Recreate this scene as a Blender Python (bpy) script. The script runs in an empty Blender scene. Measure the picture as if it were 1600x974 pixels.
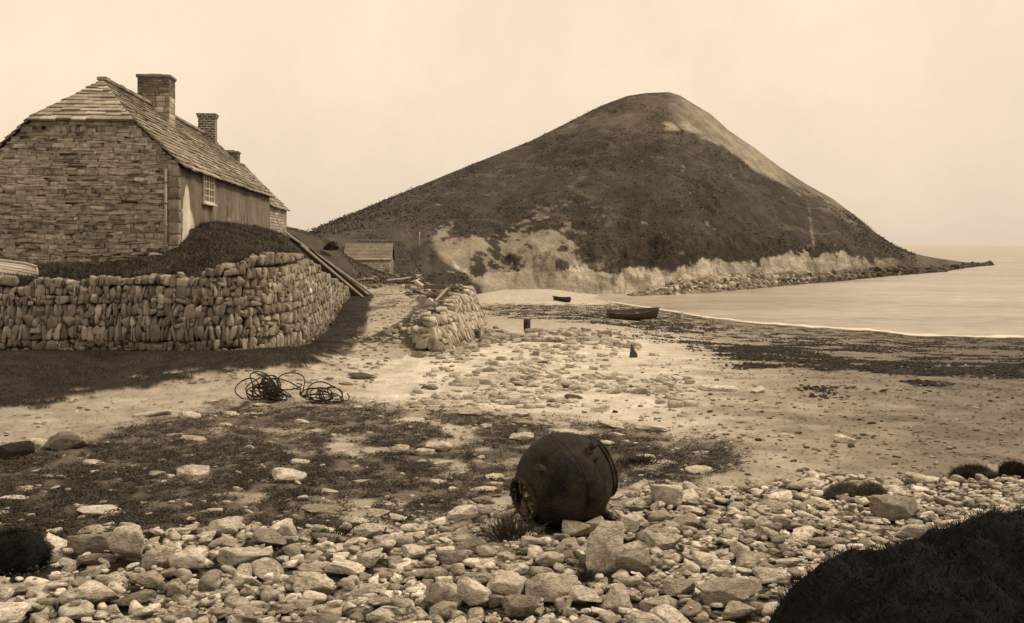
import bpy, math, random
import numpy as np
random.seed(7); rng = np.random.default_rng(7)
F0, HV, CZ = 1500.0, 380.0, 7.0          # focal length in photo pixels, horizon row, eye height above the sea (m)
scene = bpy.context.scene
COL = scene.collection

# ------------------------------------------------------------------ noise
def _hash(ix, iy, iz, seed):
    h = (ix.astype(np.int64)*374761393 + iy.astype(np.int64)*668265263 + iz.astype(np.int64)*1274126177 + seed*974711) & 0xffffffff
    h = ((h ^ (h >> 13)) * 1103515245) & 0xffffffff
    h = ((h ^ (h >> 16)) * 69069) & 0xffffffff
    return ((h ^ (h >> 15)) & 0xffffff) / float(0xffffff)
def vn(x, y, z=0.0, seed=0):
    x, y, z = np.broadcast_arrays(np.asarray(x, float), np.asarray(y, float), np.asarray(z, float))
    ix, iy, iz = np.floor(x), np.floor(y), np.floor(z)
    fx, fy, fz = x-ix, y-iy, z-iz
    fx = fx*fx*(3-2*fx); fy = fy*fy*(3-2*fy); fz = fz*fz*(3-2*fz)
    r = 0
    for dx in (0, 1):
        for dy in (0, 1):
            for dz in (0, 1):
                w = (fx if dx else 1-fx)*(fy if dy else 1-fy)*(fz if dz else 1-fz)
                r = r + w*_hash(ix+dx, iy+dy, iz+dz, seed)
    return r*2-1
def fbm(x, y, z=0.0, seed=0, oct=4):
    r = 0; a = 1; t = 0
    for k in range(oct):
        f = 2.03**k
        r = r + a*vn(np.asarray(x)*f, np.asarray(y)*f, np.asarray(z)*f, seed+k*17); t += a; a *= .55
    return r/t
def ss(a, b, x):
    t = np.clip((np.asarray(x, float)-a)/(b-a), 0, 1); return t*t*(3-2*t)
def itp(x, pts):
    p = np.array(pts, float); return np.interp(x, p[:, 0], p[:, 1])
def lerp(a, b, t): return a + (b-a)*t

# ------------------------------------------------------------------ mesh builder
class MB:
    def __init__(s): s.v = []; s.c = []; s.q = []; s.t = []; s.n = 0
    def add(s, v, q=None, t=None, col=.3):
        v = np.asarray(v, float).reshape(-1, 3); k = len(v)
        s.v.append(v); s.c.append(np.broadcast_to(np.asarray(col, float), (k,)).astype(np.float32))
        if q is not None and len(q): s.q.append(np.asarray(q, np.int64)+s.n)
        if t is not None and len(t): s.t.append(np.asarray(t, np.int64)+s.n)
        s.n += k
    def build(s, name, mat, parent=None, smooth=True, loc=None, link=True):
        me = bpy.data.meshes.new(name)
        v = np.concatenate(s.v); c = np.concatenate(s.c)
        q = np.concatenate(s.q) if s.q else np.zeros((0, 4), np.int64)
        t = np.concatenate(s.t) if s.t else np.zeros((0, 3), np.int64)
        me.vertices.add(len(v)); me.vertices.foreach_set('co', v.astype(np.float32).ravel())
        loops = np.concatenate([q.ravel(), t.ravel()]).astype(np.int32)
        tot = np.concatenate([np.full(len(q), 4), np.full(len(t), 3)]).astype(np.int32)
        st = np.concatenate([[0], np.cumsum(tot)[:-1]]).astype(np.int32)
        me.loops.add(len(loops)); me.loops.foreach_set('vertex_index', loops)
        me.polygons.add(len(tot)); me.polygons.foreach_set('loop_start', st)
        try: me.polygons.foreach_set('loop_total', tot)
        except Exception: pass
        me.update(calc_edges=True); me.validate()
        me.polygons.foreach_set('use_smooth', np.full(len(me.polygons), smooth))
        a = me.attributes.new('col', 'FLOAT', 'POINT')
        if len(me.vertices) == len(c): a.data.foreach_set('value', c)
        me.materials.append(mat)
        if not link: return me
        return put(name, me, parent, loc)
def put(name, me, parent=None, loc=None):
    o = bpy.data.objects.new(name, me); COL.objects.link(o)
    if parent: o.parent = parent
    if loc is not None: o.location = loc
    return o
def empty(name, loc=(0, 0, 0), rz=0.0):
    o = bpy.data.objects.new(name, None); COL.objects.link(o); o.location = loc; o.rotation_euler = (0, 0, rz)
    o.empty_display_size = .1
    return o
def tag(o, label=None, cat=None, group=None, kind=None):
    if label: o['label'] = label
    if cat: o['category'] = cat
    if group: o['group'] = group
    if kind: o['kind'] = kind
    return o
def grid_quads(nr, nc):
    i = np.arange(nr*nc).reshape(nr, nc)
    return np.stack([i[:-1, :-1], i[:-1, 1:], i[1:, 1:], i[1:, :-1]], -1).reshape(-1, 4)

# ------------------------------------------------------------------ primitive shapes (numpy)
def cubesphere(n):
    key = {}; vs = []; qs = []
    def vid(p):
        k = tuple(np.round(p, 5))
        if k not in key: key[k] = len(vs); vs.append(p)
        return key[k]
    lin = np.linspace(-1, 1, n+1)
    for ax in range(3):
        for sg in (-1, 1):
            g = np.zeros((n+1, n+1), int)
            for i, a in enumerate(lin):
                for j, b in enumerate(lin):
                    p = [0, 0, 0]; p[ax] = sg; p[(ax+1) % 3] = a*sg; p[(ax+2) % 3] = b
                    g[i, j] = vid(np.array(p, float))
            for i in range(n):
                for j in range(n): qs.append((g[i, j], g[i+1, j], g[i+1, j+1], g[i, j+1]))
    v = np.array(vs); return v, np.array(qs)
CS = {n: cubesphere(n) for n in (2, 3, 4, 5, 9, 13)}
def stone_shape(n=4, k=3.0, chops=3, noise=.06, seed=0, cube=None):
    v, q = CS[n]; r = np.random.default_rng(seed)
    d = v/np.linalg.norm(v, axis=1)[:, None]
    p = d*((np.abs(d)**k).sum(1)**(-1/k))[:, None]
    for j in range(chops):
        m = r.normal(size=3); m /= np.linalg.norm(m); off = r.uniform(.58, .88)
        e = p@m-off; p = p-np.outer(np.maximum(e, 0)*.98, m)
    if noise:
        p = p*(1+noise*fbm(p[:, 0]*1.6+seed*3.1, p[:, 1]*1.6, p[:, 2]*1.6, seed, 3)*2)[:, None]
    mn, mx = p.min(0), p.max(0); p = (p-(mn+mx)/2)/((mx-mn)/2)
    return p, q
def rotm(rx=0, ry=0, rz=0):
    cx, sx, cy, sy, cz, sz = math.cos(rx), math.sin(rx), math.cos(ry), math.sin(ry), math.cos(rz), math.sin(rz)
    Rx = np.array([[1, 0, 0], [0, cx, -sx], [0, sx, cx]]); Ry = np.array([[cy, 0, sy], [0, 1, 0], [-sy, 0, cy]])
    Rz = np.array([[cz, -sz, 0], [sz, cz, 0], [0, 0, 1]])
    return Rz@Ry@Rx
def rbox(mb, c, size, R=None, col=.3, jit=0., bev=.12):
    """slightly rounded, slightly uneven block"""
    v, q = CS[3]; p = v.copy()
    a = np.abs(p) > .5; p = np.where((np.abs(p) < .9), np.sign(p)*(1-bev)*(np.abs(p) > .2), p)
    rr = np.sum(np.abs(p) > .99, 1); p = p*np.where(rr == 3, 1-bev*.5, np.where(rr == 2, 1-bev*.25, 1))[:, None]
    if jit: p = p+rng.uniform(-jit, jit, p.shape)
    p = p*np.asarray(size)/2
    if R is not None: p = p@np.asarray(R).T
    mb.add(p+np.asarray(c), q, col=col)
BOXV = np.array([[x, y, z] for x in (-1, 1) for y in (-1, 1) for z in (-1, 1)], float)/2
BOXQ = [(0, 1, 3, 2), (4, 6, 7, 5), (0, 4, 5, 1), (2, 3, 7, 6), (0, 2, 6, 4), (1, 5, 7, 3)]
def box(mb, c, size, R=None, col=.3, jit=0.):
    p = BOXV*np.asarray(size)
    if jit: p = p+rng.uniform(-jit, jit, p.shape)
    if R is not None: p = p@np.asarray(R).T
    mb.add(p+np.asarray(c), BOXQ, col=col)
def frame_from(a, b):
    d = np.asarray(b, float)-np.asarray(a, float); L = np.linalg.norm(d); d /= L
    up = np.array([0, 0, 1.]) if abs(d[2]) < .95 else np.array([1., 0, 0])
    s = np.cross(up, d); s /= np.linalg.norm(s); t = np.cross(d, s)
    return np.stack([s, t, d], 1), L
def bar(mb, a, b, w, h, col=.3):
    R, L = frame_from(a, b); rbox(mb, (np.asarray(a)+np.asarray(b))/2, (w, h, L), R, col, .02, .2)
def tube(mb, pts, r, n=6, col=.1, cap=True, closed=False):
    pts = np.asarray(pts, float); N = len(pts); r = np.broadcast_to(r, (N,))
    d = np.gradient(pts, axis=0); d /= np.linalg.norm(d, axis=1)[:, None]+1e-9
    ref = np.array([0, 0, 1.]) if abs(d[0][2]) < .9 else np.array([1., 0, 0])
    s = np.cross(d[0], ref); s /= np.linalg.norm(s); V = []
    for i in range(N):
        s = s-d[i]*np.dot(s, d[i]); s /= np.linalg.norm(s)+1e-9; t = np.cross(d[i], s)
        a = np.linspace(0, 2*np.pi, n, endpoint=False)
        V.append(pts[i]+r[i]*(np.outer(np.cos(a), s)+np.outer(np.sin(a), t)))
    i = np.arange(N*n).reshape(N, n); j = np.roll(i, -1, 1)
    q = np.stack([i[:-1], j[:-1], j[1:], i[1:]], -1).reshape(-1, 4)
    V = np.concatenate(V); T = []
    if cap:
        c0, c1 = len(V), len(V)+1; V = np.vstack([V, pts[0], pts[-1]])
        for k in range(n): T += [(c0, (k+1) % n, k), (c1, (N-1)*n+k, (N-1)*n+(k+1) % n)]
    mb.add(V, q, T, col)
def lathe(mb, prof, R=None, c=(0, 0, 0), n=48, col=.05):
    """profile of (radius, height) spun about local z"""
    prof = np.asarray(prof, float); a = np.linspace(0, 2*np.pi, n, endpoint=False)
    V = np.stack([prof[:, 0][:, None]*np.cos(a), prof[:, 0][:, None]*np.sin(a), np.repeat(prof[:, 1][:, None], n, 1)], -1)
    i = np.arange(len(prof)*n).reshape(len(prof), n); j = np.roll(i, -1, 1)
    q = np.stack([i[:-1], j[:-1], j[1:], i[1:]], -1).reshape(-1, 4); V = V.reshape(-1, 3)
    if R is not None: V = V@np.asarray(R).T
    mb.add(V+np.asarray(c), q, col=col)

# ------------------------------------------------------------------ materials
def sepia_group():
    g = bpy.data.node_groups.new('aged_tone', 'ShaderNodeTree')
    g.interface.new_socket('Value', in_out='INPUT', socket_type='NodeSocketFloat')
    g.interface.new_socket('Color', in_out='OUTPUT', socket_type='NodeSocketColor')
    i = g.nodes.new('NodeGroupInput'); o = g.nodes.new('NodeGroupOutput'); r = g.nodes.new('ShaderNodeValToRGB')
    st = [(0, (0, 0, 0)), (.02, (.020, .0162, .0118)), (.1, (.1, .082, .062)), (.3, (.3, .262, .207)), (.6, (.6, .545, .455)), (1, (1, .93, .8))]
    e = r.color_ramp.elements
    e[0].position = 0; e[0].color = (*st[0][1], 1); e[1].position = 1; e[1].color = (*st[-1][1], 1)
    for p, c in st[1:-1]:
        n = e.new(p); n.color = (*c, 1)
    g.links.new(i.outputs[0], r.inputs[0]); g.links.new(r.outputs[0], o.inputs[0]); return g
SEP = sepia_group()
class N:
    def __init__(s, name):
        s.m = bpy.data.materials.new(name); s.m.use_nodes = True; s.t = s.m.node_tree; s.t.nodes.clear()
        s.out = s.n('ShaderNodeOutputMaterial'); s.b = s.n('ShaderNodeBsdfPrincipled'); s.l(s.b.outputs[0], s.out.inputs[0])
    def n(s, k, **kw):
        x = s.t.nodes.new(k)
        for a, b in kw.items(): setattr(x, a, b)
        return x
    def l(s, a, b): s.t.links.new(a, b)
    def coord(s, kind='Object', scale=(1, 1, 1)):
        c = s.n('ShaderNodeTexCoord'); m = s.n('ShaderNodeMapping'); m.inputs['Scale'].default_value = scale
        s.l(c.outputs[kind], m.inputs[0]); return m.outputs[0]
    def pos(s, scale=(1, 1, 1)):
        c = s.n('ShaderNodeNewGeometry'); m = s.n('ShaderNodeMapping'); m.inputs['Scale'].default_value = scale
        s.l(c.outputs['Position'], m.inputs[0]); return m.outputs[0]
    def noise(s, vec, scale, detail=4, rough=.6, dist=0):
        x = s.n('ShaderNodeTexNoise'); x.inputs['Scale'].default_value = scale; x.inputs['Detail'].default_value = detail
        x.inputs['Roughness'].default_value = rough; x.inputs['Distortion'].default_value = dist; s.l(vec, x.inputs['Vector']); return x.outputs[0]
    def vor(s, vec, scale, feature='F1'):
        x = s.n('ShaderNodeTexVoronoi', feature=feature); x.inputs['Scale'].default_value = scale; s.l(vec, x.inputs['Vector']); return x
    def math(s, op, a, b=None, clamp=False):
        x = s.n('ShaderNodeMath', operation=op, use_clamp=clamp)
        for i, q in enumerate((a, b)):
            if q is None: continue
            if isinstance(q, (int, float)): x.inputs[i].default_value = q
            else: s.l(q, x.inputs[i])
        return x.outputs[0]
    def rng(s, v, a, b, c, d):
        x = s.n('ShaderNodeMapRange'); s.l(v, x.inputs[0])
        for i, k in enumerate((a, b, c, d)): x.inputs[i+1].default_value = k
        return x.outputs[0]
    def attr(s):
        x = s.n('ShaderNodeAttribute', attribute_name='col'); return x.outputs['Fac']
    def fin(s, val, rough=.9, spec=.25, height=None, bstr=.5, bdist=.02, metal=0):
        g = s.n('ShaderNodeGroup'); g.node_tree = SEP; s.l(val, g.inputs[0]); s.l(g.outputs[0], s.b.inputs['Base Color'])
        if isinstance(rough, (int, float)): s.b.inputs['Roughness'].default_value = rough
        else: s.l(rough, s.b.inputs['Roughness'])
        s.b.inputs['Specular IOR Level'].default_value = spec; s.b.inputs['Metallic'].default_value = metal
        if height is not None:
            b = s.n('ShaderNodeBump'); b.inputs['Strength'].default_value = bstr; b.inputs['Distance'].default_value = bdist
            s.l(height, b.inputs['Height']); s.l(b.outputs[0], s.b.inputs['Normal'])
        return s.m
def mat_attr(name, sc=3., var=.35, bsc=12., bdist=.02, bstr=.6, rough=.9, spec=.2, pos=True, fine=60., aniso=(1, 1, 1)):
    m = N(name); v = m.pos(aniso) if pos else m.coord('Object', aniso)
    n1 = m.noise(v, sc, 5, .65); n2 = m.noise(v, fine, 3, .7); n3 = m.noise(v, bsc, 6, .7)
    f = m.math('MULTIPLY', m.rng(n1, .25, .75, 1-var, 1+var), m.rng(n2, .25, .75, 1-var*.5, 1+var*.5))
    return m.fin(m.math('MULTIPLY', m.attr(), f), rough, spec, m.math('ADD', n3, m.math('MULTIPLY', n2, .35)), bstr, bdist)
M = {}
M['ground'] = mat_attr('ground_shingle', 1.3, .22, 24, .03, .9, fine=90)
M['hill'] = mat_attr('hill_turf_and_rock', .35, .38, 1.3, .5, .9, fine=2.6, aniso=(1, .4, 1.5))
M['stonework'] = mat_attr('rubble_stone', 5, .42, 16, .035, .9, fine=70)
M['slab'] = mat_attr('roof_slabs', 4, .35, 14, .02, .8, fine=50)
M['grass'] = mat_attr('dark_grass', 1.5, .4, 10, .0, .0, rough=.8)
M['wood'] = mat_attr('weathered_wood', 3, .25, 20, .006, .6, rough=.75, pos=False, aniso=(1, 1, .15))
M['plaster'] = mat_attr('weathered_render', 1.1, .3, 14, .015, .7, pos=False, aniso=(1, 1, .45), fine=30)
M['paint'] = mat_attr('old_paint', 4, .12, 30, .004, .4, rough=.5)
M['rock'] = mat_attr('shore_rock', .8, .3, 3, .1, .8, fine=8)
M['cord'] = mat_attr('rusty_cable', 8, .3, 60, .004, .5, rough=.6)
def stone_mat():
    m = N('beach_stone'); v = m.pos(); oi = m.n('ShaderNodeObjectInfo')
    n1 = m.noise(v, 7, 6, .65, .6); n2 = m.noise(v, 60, 4, .75)
    va = m.pos((1, 1, 4)); n4 = m.noise(va, 14, 4, .6, 1.2)
    f = m.math('MULTIPLY', m.rng(n1, .3, .7, .6, 1.25), m.rng(n2, .25, .75, .75, 1.2))
    f = m.math('MULTIPLY', f, m.rng(n4, .36, .5, .62, 1.04))
    sp = m.n('ShaderNodeSeparateColor'); m.l(oi.outputs['Color'], sp.inputs[0])
    base = m.math('MULTIPLY', m.attr(), sp.outputs[0])
    return m.fin(m.math('MULTIPLY', base, f), .85, .25, m.math('ADD', m.math('ADD', n1, m.math('MULTIPLY', n2, .3)), m.math('MULTIPLY', n4, .8)), 1.0, .03)
M['stone'] = stone_mat()
def iron_mat():
    m = N('rusted_iron'); v = m.coord(); n1 = m.noise(v, 4, 6, .7, .4); n2 = m.noise(v, 40, 5, .75); n3 = m.vor(v, 26).outputs[0]
    f = m.math('MULTIPLY', m.rng(n1, .38, .66, .25, 2.6), m.rng(n2, .3, .7, .6, 1.4))
    sp = m.math('MULTIPLY', m.rng(m.noise(v, 60, 3, .6), .66, .74, 0, .10), 1.0)
    val = m.math('ADD', m.math('MULTIPLY', m.attr(), f), sp)
    return m.fin(val, m.rng(n1, .3, .7, .55, .9), .14, m.math('ADD', m.math('MULTIPLY', n2, .6), m.math('MULTIPLY', n1, 1.5)), .8, .014)
M['iron'] = iron_mat()
def brick_mat():
    m = N('chimney_brick'); c = m.n('ShaderNodeTexCoord'); x = m.n('ShaderNodeSeparateXYZ'); m.l(c.outputs['Object'], x.inputs[0])
    cb = m.n('ShaderNodeCombineXYZ'); m.l(m.math('ADD', x.outputs[0], x.outputs[1]), cb.inputs[0]); m.l(x.outputs[2], cb.inputs[1])
    b = m.n('ShaderNodeTexBrick'); m.l(cb.outputs[0], b.inputs[0]); b.inputs['Scale'].default_value = 1
    b.inputs['Brick Width'].default_value = .27; b.inputs['Row Height'].default_value = .12; b.inputs['Mortar Size'].default_value = .018
    b.inputs['Color1'].default_value = (.07,)*3+(1,); b.inputs['Color2'].default_value = (.13,)*3+(1,); b.inputs['Mortar'].default_value = (.42,)*3+(1,)
    n = m.noise(c.outputs['Object'], 6, 4); n2 = m.noise(c.outputs['Object'], 40, 4)
    val = m.math('MULTIPLY', b.outputs[0], m.rng(n, .3, .7, .7, 1.3))
    return m.fin(m.math('MULTIPLY', val, m.rng(n2, .3, .7, .8, 1.2)), .9, .2, m.math('SUBTRACT', n2, b.outputs[1]), .6, .01)
M['brick'] = brick_mat()
def sea_mat():
    m = N('sea_water'); v = m.pos((.35, 1, 1)); n1 = m.noise(v, .9, 6, .65, .5); n2 = m.noise(v, .12, 4, .6); n3 = m.noise(m.pos((.12, 1, 1)), .05, 4, .6)
    val = m.math('ADD', m.rng(n2, .3, .7, .26, .42), m.rng(n3, .35, .65, -.05, .05))
    val = m.math('ADD', val, m.rng(n1, .3, .7, -.12, .10))
    sp = m.n('ShaderNodeSeparateXYZ'); gp = m.n('ShaderNodeNewGeometry'); m.l(gp.outputs['Position'], sp.inputs[0])
    val = m.math('ADD', val, m.rng(sp.outputs[1], 300, 3000, 0, .10))  # distance haze painted in: water colour gets paler far out
    return m.fin(val, .35, .4, m.math('ADD', m.math('MULTIPLY', n1, .5), n2), .5, .45)
M['sea'] = sea_mat()
def glass_mat():
    m = N('window_pane'); v = m.coord(); m.b.inputs['Roughness'].default_value = .12
    return m.fin(m.rng(m.noise(v, 2, 2), .3, .7, .04, .09), .12, .5)
M['glass'] = glass_mat()

# ------------------------------------------------------------------ terrain functions
def rbf(pts, sm=0.0):
    P = np.array(pts, float); X = P[:, :2]/10; z = P[:, 2]; n = len(P)
    def k(r): return np.where(r > 0, r*r*np.log(r+1e-12), 0)
    D = np.linalg.norm(X[:, None]-X[None], axis=2); A = np.zeros((n+3, n+3)); A[:n, :n] = k(D)+sm*np.eye(n)
    A[:n, n] = 1; A[:n, n+1:] = X; A[n:, :n] = A[:n, n:].T
    w = np.linalg.solve(A, np.concatenate([z, [0, 0, 0]]))
    def f(x, y):
        x = np.asarray(x, float)/10; y = np.asarray(y, float)/10; s = w[n]+w[n+1]*x+w[n+2]*y
        for i in range(n): s = s+w[i]*k(np.hypot(x-X[i, 0], y-X[i, 1]))
        return s
    return f
T_ = rbf([(-24, 23.3, 6.1), (-15, 23.3, 6.12), (-10, 23.3, 6.14), (-7.5, 23.5, 6.3), (-6.5, 24, 6.55), (-6.0, 25, 6.6), (-6.3, 30.7, 5.8), (-7.1, 37, 5.25), (-7.9, 43.8, 4.75), (-8.6, 50, 4.45),
          (-16, 30, 6.42), (-13, 30, 6.47), (-10.8, 29.5, 6.6), (-10.1, 31, 7.2), (-9.8, 34, 7.5), (-10.1, 37, 7.55), (-10.5, 42, 7.4), (-10.8, 45, 7.35), (-11.2, 49, 6.9),
          (-8, 28, 6.75), (-8, 34, 6.75), (-9, 44, 6.0), (-9.8, 27, 6.5), (-14, 40, 6.8), (-16, 50, 6.5), (-22, 40, 6.4), (-22, 60, 6.2), (-12, 56, 6.3), (-9.5, 56, 5.0), (-30, 40, 6.3), (-30, 24, 6.1)])
L_ = rbf([(-12, 65, 6.8), (-14, 60, 6.7), (-9.9, 65, 4.6), (-7, 55, 4.45), (-3, 55, 4.45), (-4, 45, 4.5), (-3, 38, 4.45), (-5, 62, 4.4), (-9, 75, 4.45), (-6, 75, 4.5), (-4, 72, 4.7), (-8, 85, 5.9),
          (-5.3, 80, 5.5), (-9.7, 100, 7.3), (-14, 100, 7.2), (-20, 100, 7.4), (-24, 80, 6.9), (-17, 75, 7.0), (-6, 50, 4.42), (-4.5, 30, 4.33), (-4.5, 24, 4.15), (-30, 60, 6.5), (-30, 110, 7.5), (-13, 115, 7.5)])
WALL = [(-30, 22.4), (-12.3, 22.9), (-9.5, 23.0), (-7.2, 22.9), (-6.5, 23.1), (-5.9, 23.55), (-5.5, 24.3), (-5.36, 25.4), (-5.52, 27.6), (-5.8, 30.7), (-6.6, 37), (-7.4, 43.8), (-8.0, 48), (-8.8, 54)]
def sdist(poly, x, y):
    """distance to a polyline, positive on its left-hand side seen along it (the land side here)"""
    best = np.full(np.shape(x), 1e9); sg = np.ones(np.shape(x))
    for (x0, y0), (x1, y1) in zip(poly[:-1], poly[1:]):
        dx, dy = x1-x0, y1-y0; L2 = dx*dx+dy*dy; t = np.clip(((x-x0)*dx+(y-y0)*dy)/L2, 0, 1)
        d = np.hypot(x-x0-t*dx, y-y0-t*dy); c = dx*(y-y0)-dy*(x-x0)
        u = d < best-1e-6; best = np.where(u, d, best); sg = np.where(u, np.sign(c+1e-12), sg)
    return best*sg
SHORE = [(-200, 125), (700, 125), (900, 125), (935, 121), (962, 112), (1027, 101), (1100, 90.5), (1168, 85), (1269, 80), (1381, 76), (1422, 72.4), (1600, 71), (2400, 66)]
XB = [(0, -2.4), (25.5, -2.4), (26.3, -1.75), (30, -1.3), (36, -1.0), (42, -.85), (46, -1.4), (50, -1.7), (60, -2.6), (80, -5.3), (100, -8.6), (115, -11), (200, -29)]
BASE = [(0, 4.1), (20, 4.08), (26, 3.95), (34, 3.25), (45, 2.45), (60, 1.55), (84, .5), (100, 0), (130, -1.2), (300, -4)]
def G(X, Y, detail=True):
    X = np.asarray(X, float); Y = np.asarray(Y, float)
    u = 800+X/np.maximum(Y, 1)*F0; S = itp(u, SHORE)
    Yp = np.where(Y > 20, 20+(Y-20)*80/(S-20), Y)
    zb = itp(Yp, BASE)
    zb = np.where(u < 935, np.maximum(zb, lerp(.75, 0, ss(850, 935, u))), zb)
    near = 4.1+.3*ss(16.5, 22.5, Y)*ss(-3.2, -5.6, X)
    zl = lerp(near, L_(X, Y), ss(22, 28, Y))
    d = itp(Y, XB)-X
    top = itp(Y, [(25, 4.2), (26.3, 4.55), (28, 4.8), (34, 4.95), (45, 5.0), (48, 4.8), (52, 4.5)])
    on = ss(25.9, 27.2, Y)*ss(56, 46, Y)
    wid = lerp(.95, 3.2, ss(46, 62, Y))
    land = lerp(zl, np.maximum(zl, lerp(top, zl, ss(1.2, 2.3, d))), on)
    z = lerp(zb, land, ss(0.05, wid, d))
    z = np.where((X < -2.2) & (Y < 28), np.where(Y < 24, near, z), z)
    sd = sdist(WALL, X, Y)
    T = lerp(T_(X, Y), L_(X, Y), ss(50, 62, Y))+(.2*fbm(X*.9, Y*.9, 0, 13, 4)+.11*fbm(X*2.6, Y*2.6, 0, 14, 3))*ss(.3, 1.0, sd)+.12*ss(-8, -6.5, X)*ss(1.6, .4, sd)*ss(34, 27, Y)
    z = lerp(z, np.where(Y < 62, T, z), ss(.25, .55, sd))
    z = z-7*ss(104, 118, Y)*ss(735, 690, u)
    if detail:
        a = ss(200, 20, Y)
        z = z + .035*fbm(X*.8, Y*.8, 0, 3, 4)*a + .05*fbm(X*.25, Y*.25, 0, 9, 3)
    # the stony bank along the front stands a little proud, the soil behind dips
    return z
def proj(X, Y, Z):
    return 800+np.asarray(X)/Y*F0, HV-(np.asarray(Z)-CZ)/Y*F0
_YY = np.concatenate([np.linspace(4, 60, 1400), np.linspace(60, 130, 500)[1:]])
def hit(u, v):
    X = (u-800)/F0*_YY; z = G(X, _YY); vv = HV-(z-CZ)/_YY*F0
    k = np.argmax(vv <= v)
    return np.array([X[k], _YY[k], z[k]])

# ------------------------------------------------------------------ hill
CREST = [(380, 392), (440, 378), (475, 368), (500, 355), (530, 342), (560, 330), (600, 313), (640, 297), (700, 272), (760, 248), (830, 220), (860, 205), (900, 185), (940, 165), (980, 150), (1010, 145.5),
         (1045, 144), (1062, 149), (1080, 160), (1110, 178), (1140, 205), (1180, 232), (1220, 262), (1260, 288), (1300, 310), (1340, 340), (1370, 365), (1400, 385), (1430, 397), (1460, 403), (1500, 409), (1545, 412.5), (1556, 414)]
HF = [(380, 96), (600, 96), (680, 97), (735, 108), (790, 124), (935, 126), (1000, 129), (1100, 137), (1185, 152), (1303, 178), (1395, 210), (1469, 235), (1523, 285), (1556, 300)]
HC = [(380, 150), (475, 165), (640, 200), (800, 232), (1045, 250), (1200, 256), (1300, 262), (1400, 268), (1450, 275), (1523, 300), (1556, 306)]
CLIFF = [(380, 0), (640, 0), (700, .6), (760, 2.4), (850, 3.8), (1000, 4.8), (1150, 4.8), (1300, 4.6), (1380, 3.0), (1450, 1.0), (1556, .3)]
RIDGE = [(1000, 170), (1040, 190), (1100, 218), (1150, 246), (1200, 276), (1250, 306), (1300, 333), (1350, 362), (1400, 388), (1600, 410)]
nT = 300
def hill_cols(us):
    us = np.asarray(us, float); n = len(us)
    t = np.concatenate([np.linspace(0, .16, 90), np.linspace(.16, 1, 170)[1:], np.linspace(1, 1.8, 42)[1:]]); 
    Fd = itp(us, HF)[:, None]; Cd = itp(us, HC)[:, None]; cl = itp(us, CLIFF)[:, None]; vc = itp(us, CREST)[:, None]
    Yd = Fd+(Cd-Fd)*t[None]
    Xd = (us[:, None]-800)/F0*Yd
    zf = np.clip(G((us-800)/F0*Fd[:, 0], Fd[:, 0], False), -.3, 20)[:, None]
    zf = np.where(us[:, None] < 735, zf-.4, np.minimum(zf, .9)-.3)
    ap = 2.1*ss(980, 1080, us)[:, None]*ss(1470, 1400, us)[:, None]           # boulder apron below the cliff
    tc0, tc1 = .035, .085
    zc = CZ+(HV-vc)/F0*Cd
    zz = zf+ap*ss(0, tc0, t)[None]+(cl)*ss(tc0, tc1, t)[None]
    rest = np.clip((t-tc1)/(1-tc1), 0, 1)[None]
    s = 1-(1-rest)**1.22
    hh = zc-(zf+ap+cl)
    z = zz+hh*s
    back = np.clip(t-1, 0, 1)[None]
    z = z-back*1.1*np.maximum(zc, 1)-np.clip(back, 0, 1)**2*30
    # relief: gullies, slumps
    rel = fbm(Xd*.05, Yd*.05, z*.05, 21, 4)*1.6+fbm(Xd*.2, Yd*.2, z*.2, 33, 4)*.5
    amp = 1.5*ss(0, .15, t)[None]*(.35+.65*ss(1.0, .85, t)[None])*np.clip(hh/25, .1, 1)
    z = z+rel*amp
    rock = ss(tc0*.3, tc1, t)[None]*ss(tc1*2.2, tc1, t)[None]*np.clip(cl/4, 0, 1)
    z = z+rock*(fbm(Xd*.35, Yd*.2, z*.3, 55, 4)*2.2+.7*fbm(Xd*1.3, Yd*.4, z*.9, 57, 3))
    # make every bearing's skyline match
    for _ in range(3):
        el = (z-CZ)/Yd; m = el[:, :].max(1)[:, None]; tgt = (HV-vc)/F0
        z = z+(tgt-m)*Yd*ss(0, .5, t)[None]
    return t, Xd, Yd, z
HU = np.concatenate([np.arange(380, 1556.1, 1.6)])
hill_t, hX, hY, hZ = hill_cols(HU)
hv = HV-(hZ-CZ)/hY*F0
hill_noise_u = fbm(hX*.02, hY*.02, hZ*.06, 77, 3)
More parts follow.
